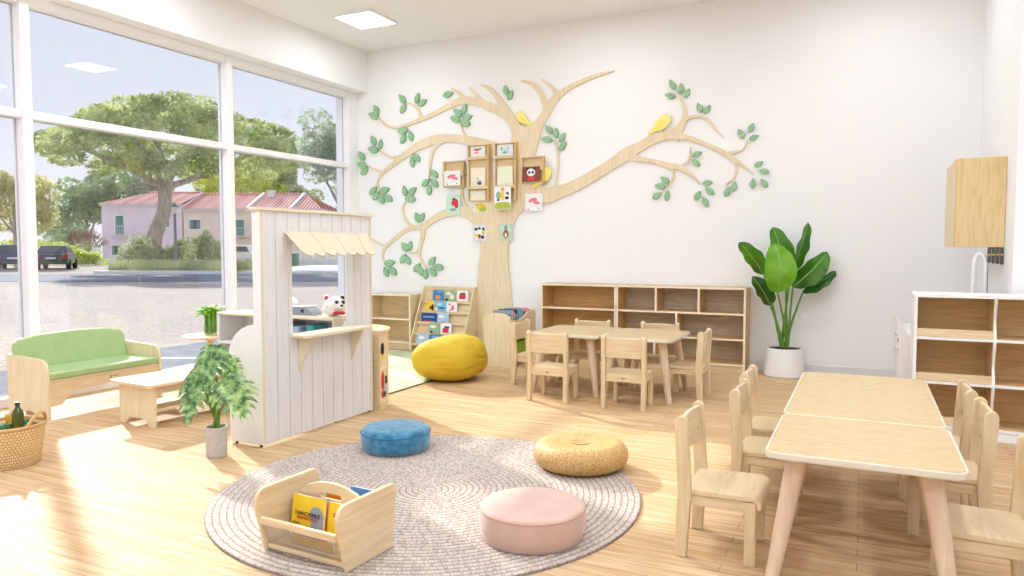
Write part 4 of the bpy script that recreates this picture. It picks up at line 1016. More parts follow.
# ------------------------------------------------------------------ basket
def weave_mat():
    m, nt, b = new_mat('woven_basket')
    mp = coords(nt)
    sep = nt.nodes.new('ShaderNodeSeparateXYZ'); nt.links.new(mp.outputs[0], sep.inputs[0])
    at = nt.nodes.new('ShaderNodeMath'); at.operation = 'ARCTAN2'; nt.links.new(sep.outputs[1], at.inputs[0]); nt.links.new(sep.outputs[0], at.inputs[1])
    ml = nt.nodes.new('ShaderNodeMath'); ml.operation = 'MULTIPLY'; ml.inputs[1].default_value = 9; nt.links.new(at.outputs[0], ml.inputs[0])
    mz = nt.nodes.new('ShaderNodeMath'); mz.operation = 'MULTIPLY'; mz.inputs[1].default_value = 62; nt.links.new(sep.outputs[2], mz.inputs[0])
    cb = nt.nodes.new('ShaderNodeCombineXYZ'); nt.links.new(ml.outputs[0], cb.inputs[0]); nt.links.new(mz.outputs[0], cb.inputs[1])
    br = nt.nodes.new('ShaderNodeTexBrick'); br.inputs['Scale'].default_value = 1; br.inputs['Brick Width'].default_value = .9; br.inputs['Row Height'].default_value = 1
    br.inputs['Mortar Size'].default_value = .12; br.inputs['Mortar Smooth'].default_value = .6
    br.inputs['Color1'].default_value = lin((244, 214, 164)); br.inputs['Color2'].default_value = lin((232, 196, 140)); br.inputs['Mortar'].default_value = lin((176, 132, 84))
    nt.links.new(cb.outputs[0], br.inputs['Vector']); nt.links.new(br.outputs['Color'], b.inputs['Base Color'])
    bp_ = nt.nodes.new('ShaderNodeBump'); bp_.inputs['Strength'].default_value = .6; bp_.inputs['Distance'].default_value = -.006
    nt.links.new(br.outputs['Fac'], bp_.inputs['Height']); nt.links.new(bp_.outputs[0], b.inputs['Normal'])
    b.inputs['Roughness'].default_value = .55
    return m
M['basket'] = weave_mat()
t = thing('woven_basket', 'round woven tan basket of toy greens on the floor at the picture edge', 'basket', (-4.262, 2.35, 0))
MB().lathe([(.001, 0), (.152, 0), (.157, .01), (.186, .215), (.184, .224), (.178, .215), (.152, .02), (.001, .018)], 64, (0, 0, 0), False, False, fn=lambda a, z: 1 + .004 * math.sin(40 * a + 60 * z)).build('basket_body', 'basket', t, smooth='all')
MB().tube([(.185 * math.cos(a), .185 * math.sin(a), .221) for a in [2 * PI * k / 48 for k in range(49)]], .010, 8).build('rim', plain('basket_rim', (206, 160, 104), .6), t, smooth=True)
for s in (-1, 1):
    c = []
    for k in range(13):
        a = math.radians(30) + s * PI / 2 - PI / 2 + math.radians(-28 + 56 * k / 12)
        c.append((.184 * math.cos(a), .184 * math.sin(a), .222 + .065 * math.sin(PI * k / 12) ** .7))
    MB().tube(c, .009, 8).build('handle', bpy.data.materials['basket_rim'], t, smooth=True)
bx, by = -4.25, 2.36
def put(px, py, d): return CR * ((px - 512) / 725.7 * d) + CF * d
pb_ = put(12, 0, 3.97)
t = thing('green_bottle', 'dark green bottle standing in the woven basket', 'bottle', (pb_.x, pb_.y, .155))
M['bottle'] = plain('bottle_green', (70, 84, 28), .15)
MB().lathe([(.001, 0), (.026, 0), (.029, .005), (.029, .125), (.024, .145), (.012, .160), (.010, .178), (.001, .178)], 24, (0, 0, 0), False, False).build('bottle_body', 'bottle', t, smooth=True)
MB().lathe([(.001, .176), (.0125, .176), (.0125, .193), (.001, .193)], 16, (0, 0, 0), False, False).build('cap', 'ink', t, smooth=True)
M['broc'] = noisy('toy_broccoli', (26, 66, 24), (70, 118, 46), 60, rough=.7, bump=.4)
def broccoli(label, x, y, z, r, seed):
    t = thing('toy_broccoli', label, 'toy vegetable', (x, y, z), 0, 'toy broccoli in the basket')
    rg = random.Random(seed); mb = MB()
    for k in range(16):
        a = rg.uniform(0, 2 * PI); e = rg.uniform(.05, 1) ; q = r * .62
        mb.ball((q * math.cos(a) * math.cos(e), q * math.sin(a) * math.cos(e), q * .6 * math.sin(e)), r * rg.uniform(.34, .46), 10, 7, lambda d: 1 + .08 * math.sin(9 * d.x + 5) * math.sin(11 * d.y))
    mb.build('florets', 'broc', t, smooth=True)
    MB().tube([(0, 0, -r * 1.1), (0, 0, 0)], [r * .22, r * .3], 10).build('stalk', 'stem', t, smooth=True)
for lab, px, d, z, r, s in (('toy broccoli head beside the bottle, nearest the basket handle', 25, 4.0, .195, .044, 1), ('toy broccoli head between the bottle and the basket handle', 19.5, 4.07, .20, .040, 2), ('toy broccoli head at the picture edge behind the basket rim', -2, 3.95, .20, .045, 3)):
    v = put(px, 0, d); broccoli(lab, v.x, v.y, z, r, s)
v = put(6, 0, 4.05)
t = thing('toy_corn', 'yellow toy corn cob lying in the woven basket by the bottle', 'toy vegetable', (v.x, v.y, .2))
MB().ball((0, 0, .015), (.022, .022, .065), 14, 12, None, Matrix.Rotation(.5, 4, 'X')).build('cob', plain('corn', (226, 176, 60), .5), t, smooth=True)
MB().ball((0, .02, -.02), (.024, .02, .045), 12, 9, None, Matrix.Rotation(.5, 4, 'X')).build('husk', 'stem', t, smooth=True)

# ------------------------------------------------------------------ play shop
M['boards'] = wood('whitewashed_boards', (230, 229, 228), (222, 220, 218), GZ, .6)
M['groove'] = plain('board_groove', (180, 176, 174), .8)
M['awning'] = wood('awning_board', (224, 213, 186), (216, 203, 172), GZ, .5)
t = thing('play_shop', 'white boarded play shop front with a scalloped beige awning and serving hatch', 'play stand', (-3.3, 3.755, 0))
fx = -3.215
oy0, oy1, oz0, oz1 = 3.46, 4.085, .64, 1.225
# backing with hatch, then the upright boards
MB().frame([(3.230, .016), (4.262, .016), (4.262, 1.42), (3.230, 1.42)], [(oy0, oz0), (oy1, oz0), (oy1, oz1), (oy0, oz1)], 'x', fx - .022, fx - .006).build('backing', 'groove', t, True)
mb = MB(); nb = 10; bw = (4.262 - 3.230) / nb
for k in range(nb):
    a, b = 3.230 + bw * k + .0022, 3.230 + bw * (k + 1) - .0022
    for y0, y1 in ((a, min(b, oy0)), (max(a, oy0), min(b, oy1)), (max(a, oy1), b)):
        if y1 - y0 < .001: continue
        if y0 >= oy0 - 1e-6 and y1 <= oy1 + 1e-6: mb.box(fx - .006, fx, y0, y1, .016, oz0).box(fx - .006, fx, y0, y1, oz1, 1.42)
        else: mb.box(fx - .006, fx, y0, y1, .016, 1.42)
mb.build('front_boards', 'boards', t, True)
cheek = [(fx - .001, .014), (fx - .001, 1.42), (fx - .066, 1.42), (fx - .066, .735)] + [(fx - .066 - .21 * math.sin(PI / 2 * k / 10), .735 - .20 * (1 - math.cos(PI / 2 * k / 10))) for k in range(1, 11)] + [(fx - .276, .014)]
for y in (3.210, 4.262):
    MB().prism(cheek, 'y', y, y + .02).build('side_panel', 'white', t, True, bevel=.003)
    MB().box(fx - .001, fx + .002, y, y + .02, .03, 1.42).build('edge_strip', 'beige', t, True)
for y in (oy0, oy1 - .012): MB().box(fx - .064, fx - .0005, y, y + .012, oz0, oz1).build('hatch_jamb', 'boards', t, True)
MB().box(fx - .075, fx + .012, 3.197, 4.295, 1.42, 1.44).build('top_cap', 'beige', t, True, bevel=.003)
sh = [(fx - .04, 3.474), (fx - .04, 4.07), (fx + .002, 4.07), (fx + .002, 4.13)] + arc(fx + .09, 4.09, .04, 90, 0, 5) + arc(fx + .09, 3.49, .04, 0, -90, 5) + [(fx + .002, 3.45), (fx + .002, 3.474)]
MB().prism(sh, 'z', .636, .656).build('counter_shelf', 'beige', t, True, bevel=.004)
for y in (3.515, 4.035):
    MB().prism([(fx, .636), (fx + .11, .636), (fx + .095, .60), (fx, .41)], 'y', y, y + .018).build('bracket', 'beige', t, True, bevel=.003)
# awning: overlapping scalloped slats fanning in towards the far end
ns = 7
SL = .225; T = Matrix.Translation((fx + .003, 0, 1.292)) @ Matrix.Rotation(math.atan2(.150, .170), 4, 'Y')
mb = MB()
def top_y(f): return 3.402 + .815 * f
def bot_y(f): return 3.402 + .715 * f
for k in range(ns):
    a0_, a1_, b0_, b1_ = top_y(k / ns), top_y((k + 1) / ns), bot_y(k / ns), bot_y((k + 1) / ns)
    pts = [(0, a0_), (SL - .03, b0_)] + [(SL - .03 + .030 * math.sin(PI * q / 8), b0_ + (b1_ - b0_) * q / 8) for q in range(1, 8)] + [(SL - .03, b1_), (0, a1_)]
    mb.prism(pts, 'z', .0 if k % 2 else .003, .009 if k % 2 else .012, T)
mb.build('awning', 'awning', t, True, bevel=.002)
for x, y in ((fx - .23, 3.22), (fx - .03, 3.22), (fx - .03, 3.9), (fx - .23, 4.272), (fx - .03, 4.272)):
    MB().lathe([(.009, 0), (.009, .014)], 12, (x, y, 0)).build('foot', 'black', t, True)

t = thing('play_counter', 'pale play counter with open cubbies behind the play shop', 'play counter', (-4.09, 4.38, 0))
kx0, kx1, ky0, ky1, kh = -4.69, -3.505, 4.21, 4.50, .68
MB().box(kx0 - .004, kx1 + .004, ky0 - .004, ky1, kh - .02, kh).build('countertop', 'beige', t, True, bevel=.003)
for x in (kx0, kx1 - .018): MB().box(x, x + .018, ky0, ky1, 0, kh - .02).build('side_panel', 'boards' if x < -4 else 'beige', t, True, bevel=.002)
MB().box(kx0 + .018, kx1 - .018, ky1 - .012, ky1 - .002, 0, kh - .02).build('back_panel', 'boards', t, True)
gm = MB()
for k in range(1, 11): gm.box(kx0 + .018 + .105 * k, kx0 + .020 + .105 * k, ky1 - .0126, ky1 - .0118, .06, kh - .02)
gm.build('board_grooves', 'groove', t, True)
for z in (.05, .43): MB().box(kx0 + .018, kx1 - .018, ky0, ky1 - .012, z, z + .018).build('shelf_board', 'white', t, True, bevel=.002)
MB().box(-4.10, -4.084, ky0 + .005, ky1 - .012, .068, kh - .02).build('divider', 'boards', t, True)
def towel(label, x, m, z, h=.17):
    t = thing('folded_cloth', label, 'cloth', (x, 4.36, z), 0, 'cloths in the play counter')
    mb = MB()
    mb.box(x - .035, x + .035, 4.25, 4.44, z, z + h); mb.build('cloth_body', m, t, True, bevel=.02, seg=3)
    MB().box(x - .036, x + .036, 4.248, 4.442, z + h * .45, z + h * .52).build('stripe', 'b_white', t, True, bevel=.002)
towel('dark grey folded cloth in the play counter cubby, seen through the hatch', -4.04, 'b_grey', .4485)
towel('teal folded cloth in the play counter cubby, seen through the hatch', -3.78, 'b_teal', .4485)
towel('pale grey folded cloth in the play counter cubby next to the teal one', -3.92, 'b_pale', .4485, .15)
t = thing('white_canister', 'white toy canister lying on the play counter behind the hatch', 'canister', (-4.11, 4.33, .68))
Tc = Matrix.Translation((-4.105, 4.35, .745)) @ Matrix.Rotation(PI / 2, 4, 'X')
MB().lathe([(.001, -.09), (.055, -.09), (.064, -.08), (.064, .08), (.055, .09), (.001, .09)], 28, (0, 0, 0), False, False).build('drum', 'white', t, smooth=True).matrix_local = WM(t).inverted() @ Tc
MB().lathe([(.030, .0905), (.034, .093), (.038, .0905)], 24, (0, 0, 0), False, False).build('lid_ring', 'base', t, smooth=True).matrix_local = WM(t).inverted() @ Tc
t = thing('toy_scale', 'pale grey toy weighing scale on the play counter behind the hatch', 'toy scale', (-3.90, 4.36, .68))
MB().prism([(-.11, 0), (.11, 0), (.10, .03), (.05, .06), (-.09, .06)], 'y', -.06, .06).build('scale_body', 'b_grey', t, bevel=.006)
MB().box(-.09, .05, -.065, .065, .062, .07).build('pan', 'white', t, bevel=.003)
MB().box(.0, .03, -.062, -.058, .02, .045).build('dial', 'b_black', t)
t = thing('plush_bear', 'white plush bear with red ears and dark eye patches on the play counter', 'plush toy', (-3.63, 4.36, .68), math.radians(42))
TB = Matrix.Rotation(math.radians(-35), 4, 'Z')
M['plush'] = noisy('white_plush', (236, 230, 220), (246, 242, 236), 90, rough=.95, bump=.3)
MB().ball((0, .0, .052), (.085, .075, .05), 24, 14).build('body', 'plush', t, smooth='all')
MB().ball((.01, -.02, .085), (.083, .070, .066), 28, 18).build('head', 'plush', t, smooth='all')
for x, y in ((-.055, .0), (.062, -.02)):
    MB().ball((x, y, .140), (.024, .014, .026), 14, 10).build('ear', 'plush', t, smooth=True)
    MB().ball((x + .002, y - .009, .139), (.016, .010, .018), 12, 8).build('ear_lining', 'red' if x < 0 else 'ink', t, smooth=True)
MB().ball((.045, -.075, .075), (.036, .028, .026), 16, 10).build('muzzle', 'plush', t, smooth=True)
MB().ball((.055, -.101, .085), (.012, .008, .009), 10, 8).build('nose', 'ink', t, smooth=True)
for x, y in ((.018, -.080), (.066, -.063)):
    MB().ball((x, y, .106), (.016, .009, .017), 12, 8).build('eye_patch', 'ink', t, smooth=True)
for x in (.012, .058): MB().ball((x, -.088, .028), (.024, .012, .014), 12, 8).build('bow', 'red', t, smooth=True)
MB().ball((.036, -.094, .028), (.010, .008, .010), 10, 8).build('bow_knot', 'red', t, smooth=True)

t = thing('corner_cabinet', 'low birch quarter-round cabinet with toy decals at the end of the play shop', 'cabinet', (-3.50, 4.312, 0))
def q(r, a0=0, a1=90, n=16): return [(r * math.cos(math.radians(a0 + (a1 - a0) * k / n)), r * math.sin(math.radians(a0 + (a1 - a0) * k / n))) for k in range(n + 1)]
for z, r, nm in ((.575, .345, 'top'), (.31, .315, 'shelf_board'), (.0, .328, 'base')):
    h = .022 if nm != 'base' else .06
    o_ = .016 if nm == 'shelf_board' else 0
    MB().prism([(o_, o_)] + [(max(o_, p[0]), max(o_, p[1])) for p in q(r)], 'z', z, z + h).build(nm, 'pale_x', t, bevel=.003 if not o_ else 0)
out = q(.33); inn = q(.317)
mb = MB()
for k in range(16): mb.prism([out[k], out[k + 1], inn[k + 1], inn[k]], 'z', .06, .575)
mb.build('curved_front', 'birch_z', t, smooth=True, angle=30)
MB().prism(q(.3335, 1.5, 88.5) + q(.328, 1.5, 88.5)[::-1], 'z', .308, .324).build('shelf_edge', 'edge', t)
MB().box(0, .015, 0, .315, .06, .575).box(0, .315, 0, .015, .06, .575).build('back_board', 'pale_x', t)
def decal(nm, pieces, mats):
    mb = MB()
    for m, a, z, ra, rz_ in pieces:
        mb.mat(m); c = []
        for k in range(14):
            b = 2 * PI * k / 14; aa = math.radians(a) + ra / .33 * math.cos(b); c.append((aa, z + rz_ * math.sin(b)))
        vs = [mb.b.verts.new(((.3312 + .0004 * pieces.index((m, a, z, ra, rz_))) * math.cos(p[0]), (.3312 + .0004 * pieces.index((m, a, z, ra, rz_))) * math.sin(p[0]), p[1])) for p in c]
        mb._f(vs)
    mb.build(nm, mats, t)
decal('decal', [(0, 6, .455, .026, .050), (1, 6.5, .40, .028, .018)], ['ink', 'b_yellow'])
decal('decal', [(0, 6, .22, .024, .07), (0, 7, .12, .028, .03), (1, 16, .21, .026, .022), (1, 11, .12, .028, .022), (2, 13.5, .165, .024, .03), (1, 15, .24, .02, .014)], ['b_red', 'ink', 'b_pale'])

# ------------------------------------------------------------------ kitchen corner by the right wall
t = thing('play_kitchen', 'white play kitchen with knobs on its end, behind the white-edged shelf', 'play kitchen', (.55, 6.2, 0))
pr = [(.247, 0), (.222, .68), (.285, .59), (.862, .59), (.862, 0)]
MB().prism(pr, 'y', 5.76, 6.66).build('cabinet_body', 'white', t, True, bevel=.006)
MB().box(.2235, .2300, 5.80, 5.86, .53, .555).build('display', 'black', t, True).location = (0, 0, 0)
for z, y in ((.59, 5.83), (.49, 5.83)):
    MB().tube([(.235, y, z), (.208, y, z)], [.022, .018], 16).build('knob', 'base', t, True, smooth=True)
    MB().tube([(.208, y, z), (.205, y, z)], [.012, .012], 12).build('knob_cap', 'metal', t, True, smooth=True)
MB().box(.44, .80, 5.98, 6.40, .59, .596).build('sink_rim', 'metal', t, True, bevel=.002)
t = thing('toy_tap', 'tall arched white toy tap rising behind the white-edged shelf', 'tap', (.70, 5.90, .60))
c = [(.672, 5.9, .60), (.672, 5.9, 1.05)] + [(.708 - .036 * math.cos(PI * k / 10), 5.9, 1.05 + .11 * math.sin(PI * k / 10)) for k in range(1, 10)] + [(.744, 5.9, 1.05), (.744, 5.9, .80)]
MB().tube(c, .011, 12).build('spout', 'ceramic', t, True, smooth=True)
MB().lathe([(.028, 0), (.028, .012), (.016, .03)], 20, (-.028, 0, .0)).build('tap_base', 'ceramic', t, smooth=True)
MB().tube([(.756, 5.905, .80), (.756, 5.905, 1.06), (.738, 5.905, 1.15)], .0065, 10).build('hose', 'metal', t, True, smooth=True)
t = thing('wall_cupboard', 'plain birch wall cupboard mounted above the play kitchen', 'cupboard', (.72, 6.38, 1.204))
M['cup'] = wood('cupboard_veneer', (232, 208, 158), (216, 188, 130), GZ)
MB().box(.570, .868, 6.045, 6.74, 1.204, 1.832).build('cupboard_body', 'cup', t, True, bevel=.003)
MB().box(.566, .5695, 6.05, 6.39, 1.208, 1.828).box(.566, .5695, 6.395, 6.735, 1.208, 1.828).build('door', 'birch_z', t, True, bevel=.001)
MB().box(.5655, .570, 6.043, 6.046, 1.204, 1.832).build('edge_strip', 'honey_z', t, True)
t = thing('hanging_mitts', 'row of dark grey cloth tags with gold clasps hanging under the wall cupboard', 'cloth tags', (.82, 6.06, 1.10))
MB().box(.775, .866, 6.048, 6.075, 1.190, 1.2035).build('hanger_bar', 'charcoal', t, True, bevel=.002)
for k in range(4):
    x = .784 + .0245 * k; z = 1.103 - .004 * k
    pts = [(x - .011, 1.190), (x - .011, z)] + arc(x, z, .011, 180, 360, 6) + [(x + .011, 1.190)]
    f = MB().prism(pts, 'y', 6.052, 6.066).build('tag', 'charcoal', t, True, bevel=.003)
    MB().ball((x, 6.050, 1.150), (.009, .005, .008), 10, 8).build('clasp', 'gold', f, True, smooth=True)

# ------------------------------------------------------------------ outside, seen through the window wall
GZ0 = -.10
STREET = math.atan2(.437, .899)         # the street runs at about 26 degrees to the window wall
def S(u, d, z=0): return Vector((.899 * u - .437 * d, .437 * u + .899 * d, z))
M['gravel'] = noisy('gravel_lot', (166, 154, 142), (202, 190, 178), 26.0, rough=.95, detail=15, bump=.1, lo=.4, hi=.62)
M['dark_ground'] = noisy('dark_ground', (106, 112, 128), (128, 132, 146), 4, rough=.9, detail=8)
M['grass'] = noisy('grass', (150, 168, 92), (196, 202, 130), .8, rough=.95, detail=8)
struct(MB().box(-130, 60, -60, 130, -.5, GZ0).build('ground', 'gravel'))
struct(MB().box(-8.1, -5.91, -12, 30, GZ0, GZ0 + .012).build('dark_strip', 'dark_ground'))  # darker blue-grey strip of ground along the window
def street_box(name, u0, u1, d0, d1, z0, z1, mat):
    T = Matrix.Rotation(STREET, 4, 'Z')
    return MB().box(u0, u1, d0, d1, z0, z1, T).build(name, mat)
struct(street_box('dark_band', -90, 60, 27.5, 35.3, GZ0, GZ0 + .015, 'dark_ground'))  # darker blue-grey band of ground before the kerb
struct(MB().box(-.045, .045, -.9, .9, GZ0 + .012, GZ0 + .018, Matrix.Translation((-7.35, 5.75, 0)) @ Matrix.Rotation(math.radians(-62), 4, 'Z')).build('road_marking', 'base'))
struct(street_box('kerb', -20.5, -13.8, 35.5, 35.9, GZ0, .06, 'base'))
struct(street_box('island_ground', -20.5, -13.8, 35.9, 46, GZ0, .05, 'grass'))
struct(street_box('pavement', -13.8, 30, 36.5, 50, GZ0, .0, 'base'))

def fast(name, verts, faces, mat, parent=None):
    me = bpy.data.meshes.new(name); me.from_pydata(verts, [], faces)
    me.materials.append(M[mat] if isinstance(mat, str) else mat)
    o = bpy.data.objects.new(name, me); C.objects.link(o)
    if parent is not None: o.parent = parent
    return o
def foliage(name, clumps, n, size, mat, parent, seed=1):
    """leaf blades scattered through the shells of ellipsoid clumps (cx, cy, cz, rx, ry, rz), local to the tree"""
    rg = random.Random(seed); V = []; F = []
    wts = [c[3] * c[4] + c[3] * c[5] + c[4] * c[5] for c in clumps]
    for _ in range(n):
        c = rg.choices(clumps, wts)[0]
        z = rg.uniform(-1, 1); a = rg.uniform(0, 2 * PI); q = math.sqrt(1 - z * z); r = rg.uniform(.72, 1.04)
        p = Vector((c[0] + c[3] * r * q * math.cos(a), c[1] + c[4] * r * q * math.sin(a), c[2] + c[5] * r * z))
        s = size * rg.uniform(.6, 1.3)
        u = Vector((rg.gauss(0, 1), rg.gauss(0, 1), rg.gauss(0, .8))).normalized(); v = u.orthogonal().normalized()
        v = (Matrix.Rotation(rg.uniform(0, 6.28), 3, u) @ v)
        k = len(V)
        V += [p - u * s, p - v * s * .45, p + u * s, p + v * s * .45]; F.append((k, k + 1, k + 2, k + 3))
    return fast(name, V, F, mat, parent)
M['pine_leaf'] = leafmat('pine_foliage', (146, 164, 96), (226, 232, 164), .7, .55, .8)
M['olive_leaf'] = leafmat('olive_foliage', (186, 184, 116), (236, 232, 172), .7, .55, .5)
M['grey_leaf'] = leafmat('grey_green_foliage', (166, 182, 154), (216, 224, 200), .7, .5, .5)
M['lime_leaf'] = leafmat('lime_foliage', (184, 204, 92), (234, 238, 140), .7, .6, .6)
M['dark_leaf'] = leafmat('dark_foliage', (134, 158, 112), (192, 208, 152), .7, .5, .5)
M['bush_leaf'] = leafmat('bush_foliage', (166, 176, 124), (222, 224, 176), .7, .5, .9)
M['bark'] = noisy('bark', (158, 142, 130), (200, 184, 170), 6, stretch=(1, 1, .3), rough=.9, bump=.3)
M['twig'] = noisy('twig_red', (146, 104, 92), (176, 134, 118), 6, rough=.9)

# umbrella pine
pb = S(-20.9, 42, 0)
t = thing('umbrella_pine', 'broad umbrella pine with a leaning trunk in front of the pink house across the lot', 'tree', tuple(pb))
def pl(px, py, away=0):   # metres from the pine's foot, across the street / up / away
    v = CR * ((px - 150) * 42 / 725.7) + CF * away; v.z = 1.2 + (247.6 - py) * 42 / 725.7; return tuple(v)
MB().tube(catmull([pl(148, 268), pl(152, 250), pl(156, 232), pl(164, 214), pl(166, 198), pl(166, 186)], 5), [.46 - .10 * k / 25 for k in range(26)], 14).build('trunk', 'bark', t, smooth=True)
mb = MB()
rg = random.Random(5)
for pts in ([pl(166, 192), pl(150, 176, -1), pl(120, 160, -2), pl(92, 150, -2.5)], [pl(166, 192), pl(160, 170, 1), pl(145, 145, 2), pl(130, 125, 2)], [pl(166, 190), pl(180, 172, -1), pl(205, 158, -2), pl(235, 150, -2)], [pl(166, 188), pl(172, 165, 1), pl(190, 140, 2), pl(200, 120, 2)],
            [pl(167, 188), pl(190, 172, 2), pl(222, 154, 3), pl(250, 142, 3)], [pl(165, 186), pl(166, 160, -2), pl(160, 135, -4)], [pl(166, 188), pl(140, 182, 2), pl(110, 172, 4)]):
    c = catmull(pts, 5); mb.tube(c, [.21 - .16 * k / (len(c) - 1) for k in range(len(c))], 8)
mb.build('branches', 'bark', t, smooth=True)
cl = []
for k in range(95):
    a = rg.uniform(0, 2 * PI); r = math.sqrt(rg.random())
    x = 1.55 + 7.3 * r * math.cos(a); y = 6.2 * r * math.sin(a)
    top = 9.35 - 2.9 * r ** 2.2
    z = top - rg.random() ** 2 * (1.5 - .7 * r)
    v = CR * x + CF * y
    cl.append((v.x, v.y, z, rg.uniform(.8, 1.35), rg.uniform(.8, 1.35), rg.uniform(.45, .75)))
for k in range(13):
    a = rg.uniform(0, 2 * PI); r = rg.uniform(.25, .7); v = CR * (1.2 + 6.5 * r * math.cos(a)) + CF * (6 * r * math.sin(a))
    cl.append((v.x, v.y, rg.uniform(5.4, 6.4), rg.uniform(.7, 1.1), rg.uniform(.7, 1.1), rg.uniform(.4, .6)))
foliage('foliage', cl, 24000, .165, 'pine_leaf', t, 5)

def tree(name, label, u, d, h, clumps, n, size, mat, trunk=.2, group=None, seed=1, lean=0):
    """clumps as (across, up, rx, rz) from the foot"""
    t = thing(name, label, 'tree' if trunk else 'shrub', tuple(S(u, d, 0)), 0, group)
    cs = []
    rg = random.Random(seed)
    for x, z, rx, rz in clumps:
        for q in range(6):
            v = CR * (x + rg.uniform(-.6, .6) * rx) + CF * rg.uniform(-.6, .6) * rx
            cs.append((v.x, v.y, z + rg.uniform(-.55, .55) * rz, rx * rg.uniform(.4, .65), rx * rg.uniform(.4, .65), rz * rg.uniform(.4, .6)))
    foliage('foliage', cs, n, size, mat, t, seed)
    if trunk:
        c = catmull([(0, 0, -.1), tuple(CR * lean * .4 + Vector((0, 0, h * .4))), tuple(CR * lean + Vector((0, 0, h * .8)))], 5)
        mb = MB().tube(c, [trunk - trunk * .5 * k / (len(c) - 1) for k in range(len(c))], 10)
        for x, z, rx, rz in clumps: mb.tube([tuple(CR * lean * .4 + Vector((0, 0, h * .4))), tuple(CR * x + Vector((0, 0, z)))], [trunk * .5, .04], 6)
        mb.build('trunk', 'bark', t, smooth=True)
    return t
def U(px, d): return (px - 512) / 725.7 * d
def Z(py, d): return 1.2 + (247.6 - py) * d / 725.7
gt = 'trees across the lot'
tree('olive_tree', 'yellow-green tree with a thin dark trunk beside the parked cars, at the picture edge', U(16, 49), 49, 5.2, [(-.9, 5.4, 1.7, 1.5), (1.0, 4.6, 1.6, 1.5), (2.0, 3.4, 1.1, 1.3), (-1.2, 3.6, 1.6, 1.5)], 5200, .16, 'olive_leaf', .14, gt, 2)
tree('grey_green_tree', 'grey-green tree close to the white window jamb, half hidden by it', U(352, 34), 34, 5, [(-1.0, 6.3, 1.5, 1.2), (.4, 6.6, 1.7, 1.5), (-1.6, 5.2, 1.2, 1.0), (0, 4.5, 1.5, 1.2), (1.8, 5.4, 1.6, 1.8), (.2, 3.2, .9, 1.2)], 6500, .15, 'grey_leaf', .16, gt, 3)
tree('bushy_tree', 'dark green bushy tree between the parked cars and the pink house', U(88, 78), 78, 5, [(-1.5, 4.6, 2.4, 2.2), (1.5, 5.4, 2.0, 2.2), (0, 7.2, 2.4, 2.0), (2.6, 7.6, 2.0, 1.6), (-2.8, 3.0, 1.8, 2)], 5200, .26, 'dark_leaf', .25, gt, 4)
tree('bushy_tree', 'lime yellow tree above the tiled roof behind the white mullion', U(236, 88), 88, 7, [(-3, 8.6, 3, 3), (1.0, 9.6, 3.2, 3.4), (3.6, 8.4, 2.6, 2.6), (4.5, 11, 2, 2)], 5200, .28, 'lime_leaf', .25, gt, 5)
tree('bushy_tree', 'pale grey-green tree standing behind the roof next to the lime yellow one', U(286, 92), 92, 7, [(-1.8, 9.2, 2.4, 3.2), (.6, 9.4, 1.8, 3.4), (2.6, 7.4, 1.8, 1.8)], 4200, .28, 'bush_leaf', .22, gt, 6)
tree('bushy_tree', 'grey-green tree behind the pink house under the pine crown', U(128, 84), 84, 7, [(-3.2, 7.6, 2.6, 2.0), (0, 8.6, 2.8, 2.2), (3.0, 7.8, 2.8, 2.0), (-2, 9.6, 2.2, 1.6)], 4200, .28, 'grey_leaf', .22, gt, 7)
gs = 'shrubs across the lot'
for lab, px, d, h, r, mat, s in (('olive shrub on the island left of the pine trunk', 140, 40.5, 1.9, 1.05, 'bush_leaf', 1), ('olive shrub on the island between the pine trunk and the lamp post', 178, 42, 1.8, .8, 'bush_leaf', 2), ('upright olive shrub on the island right of the lamp post', 205, 40, 2.1, .85, 'bush_leaf', 3),
                               ('bright green hedge shrub behind the dark parked car', 58, 56, 1.9, 1.7, 'lime_leaf', 4), ('bright green low shrub beside the dark parked car', 84, 52, 1.1, 1.3, 'lime_leaf', 5), ('green hedge shrub behind the blue parked car', 22, 56, 2.0, 1.7, 'lime_leaf', 6), ('dark green tall shrub near the bare tree', 72, 62, 3.4, 1.9, 'dark_leaf', 7)):
    tree('shrub', lab, U(px, d), d, h, [(-.4 * r, h * .42, r * .9, h * .45), (.4 * r, h * .40, r * .9, h * .45), (0, h * .70, r * .7, h * .33)], 1700, .12, mat, 0, gs, s)
g = fast('island_plants', *(lambda V, F: (V, F))(*(lambda rg: (lambda pts: ([q for p in pts for q in p], [tuple(range(4 * i, 4 * i + 4)) for i in range(len(pts))]))([
    (lambda b, a, h: (b + Vector((-.03, 0, 0)), b + Vector((.03, 0, 0)), b + Vector((a * .3 + .02, 0, h)), b + Vector((a * .3 - .02, 0, h))))(S(rg.uniform(-20.3, -14.0), rg.uniform(36.1, 41), .05), rg.uniform(-1, 1), rg.uniform(.12, .55)) for _ in range(3000)]))(random.Random(9))), 'bush_leaf')
g['kind'] = 'stuff'; g['label'] = 'low grassy planting along the white kerb of the island'; g['category'] = 'grass'

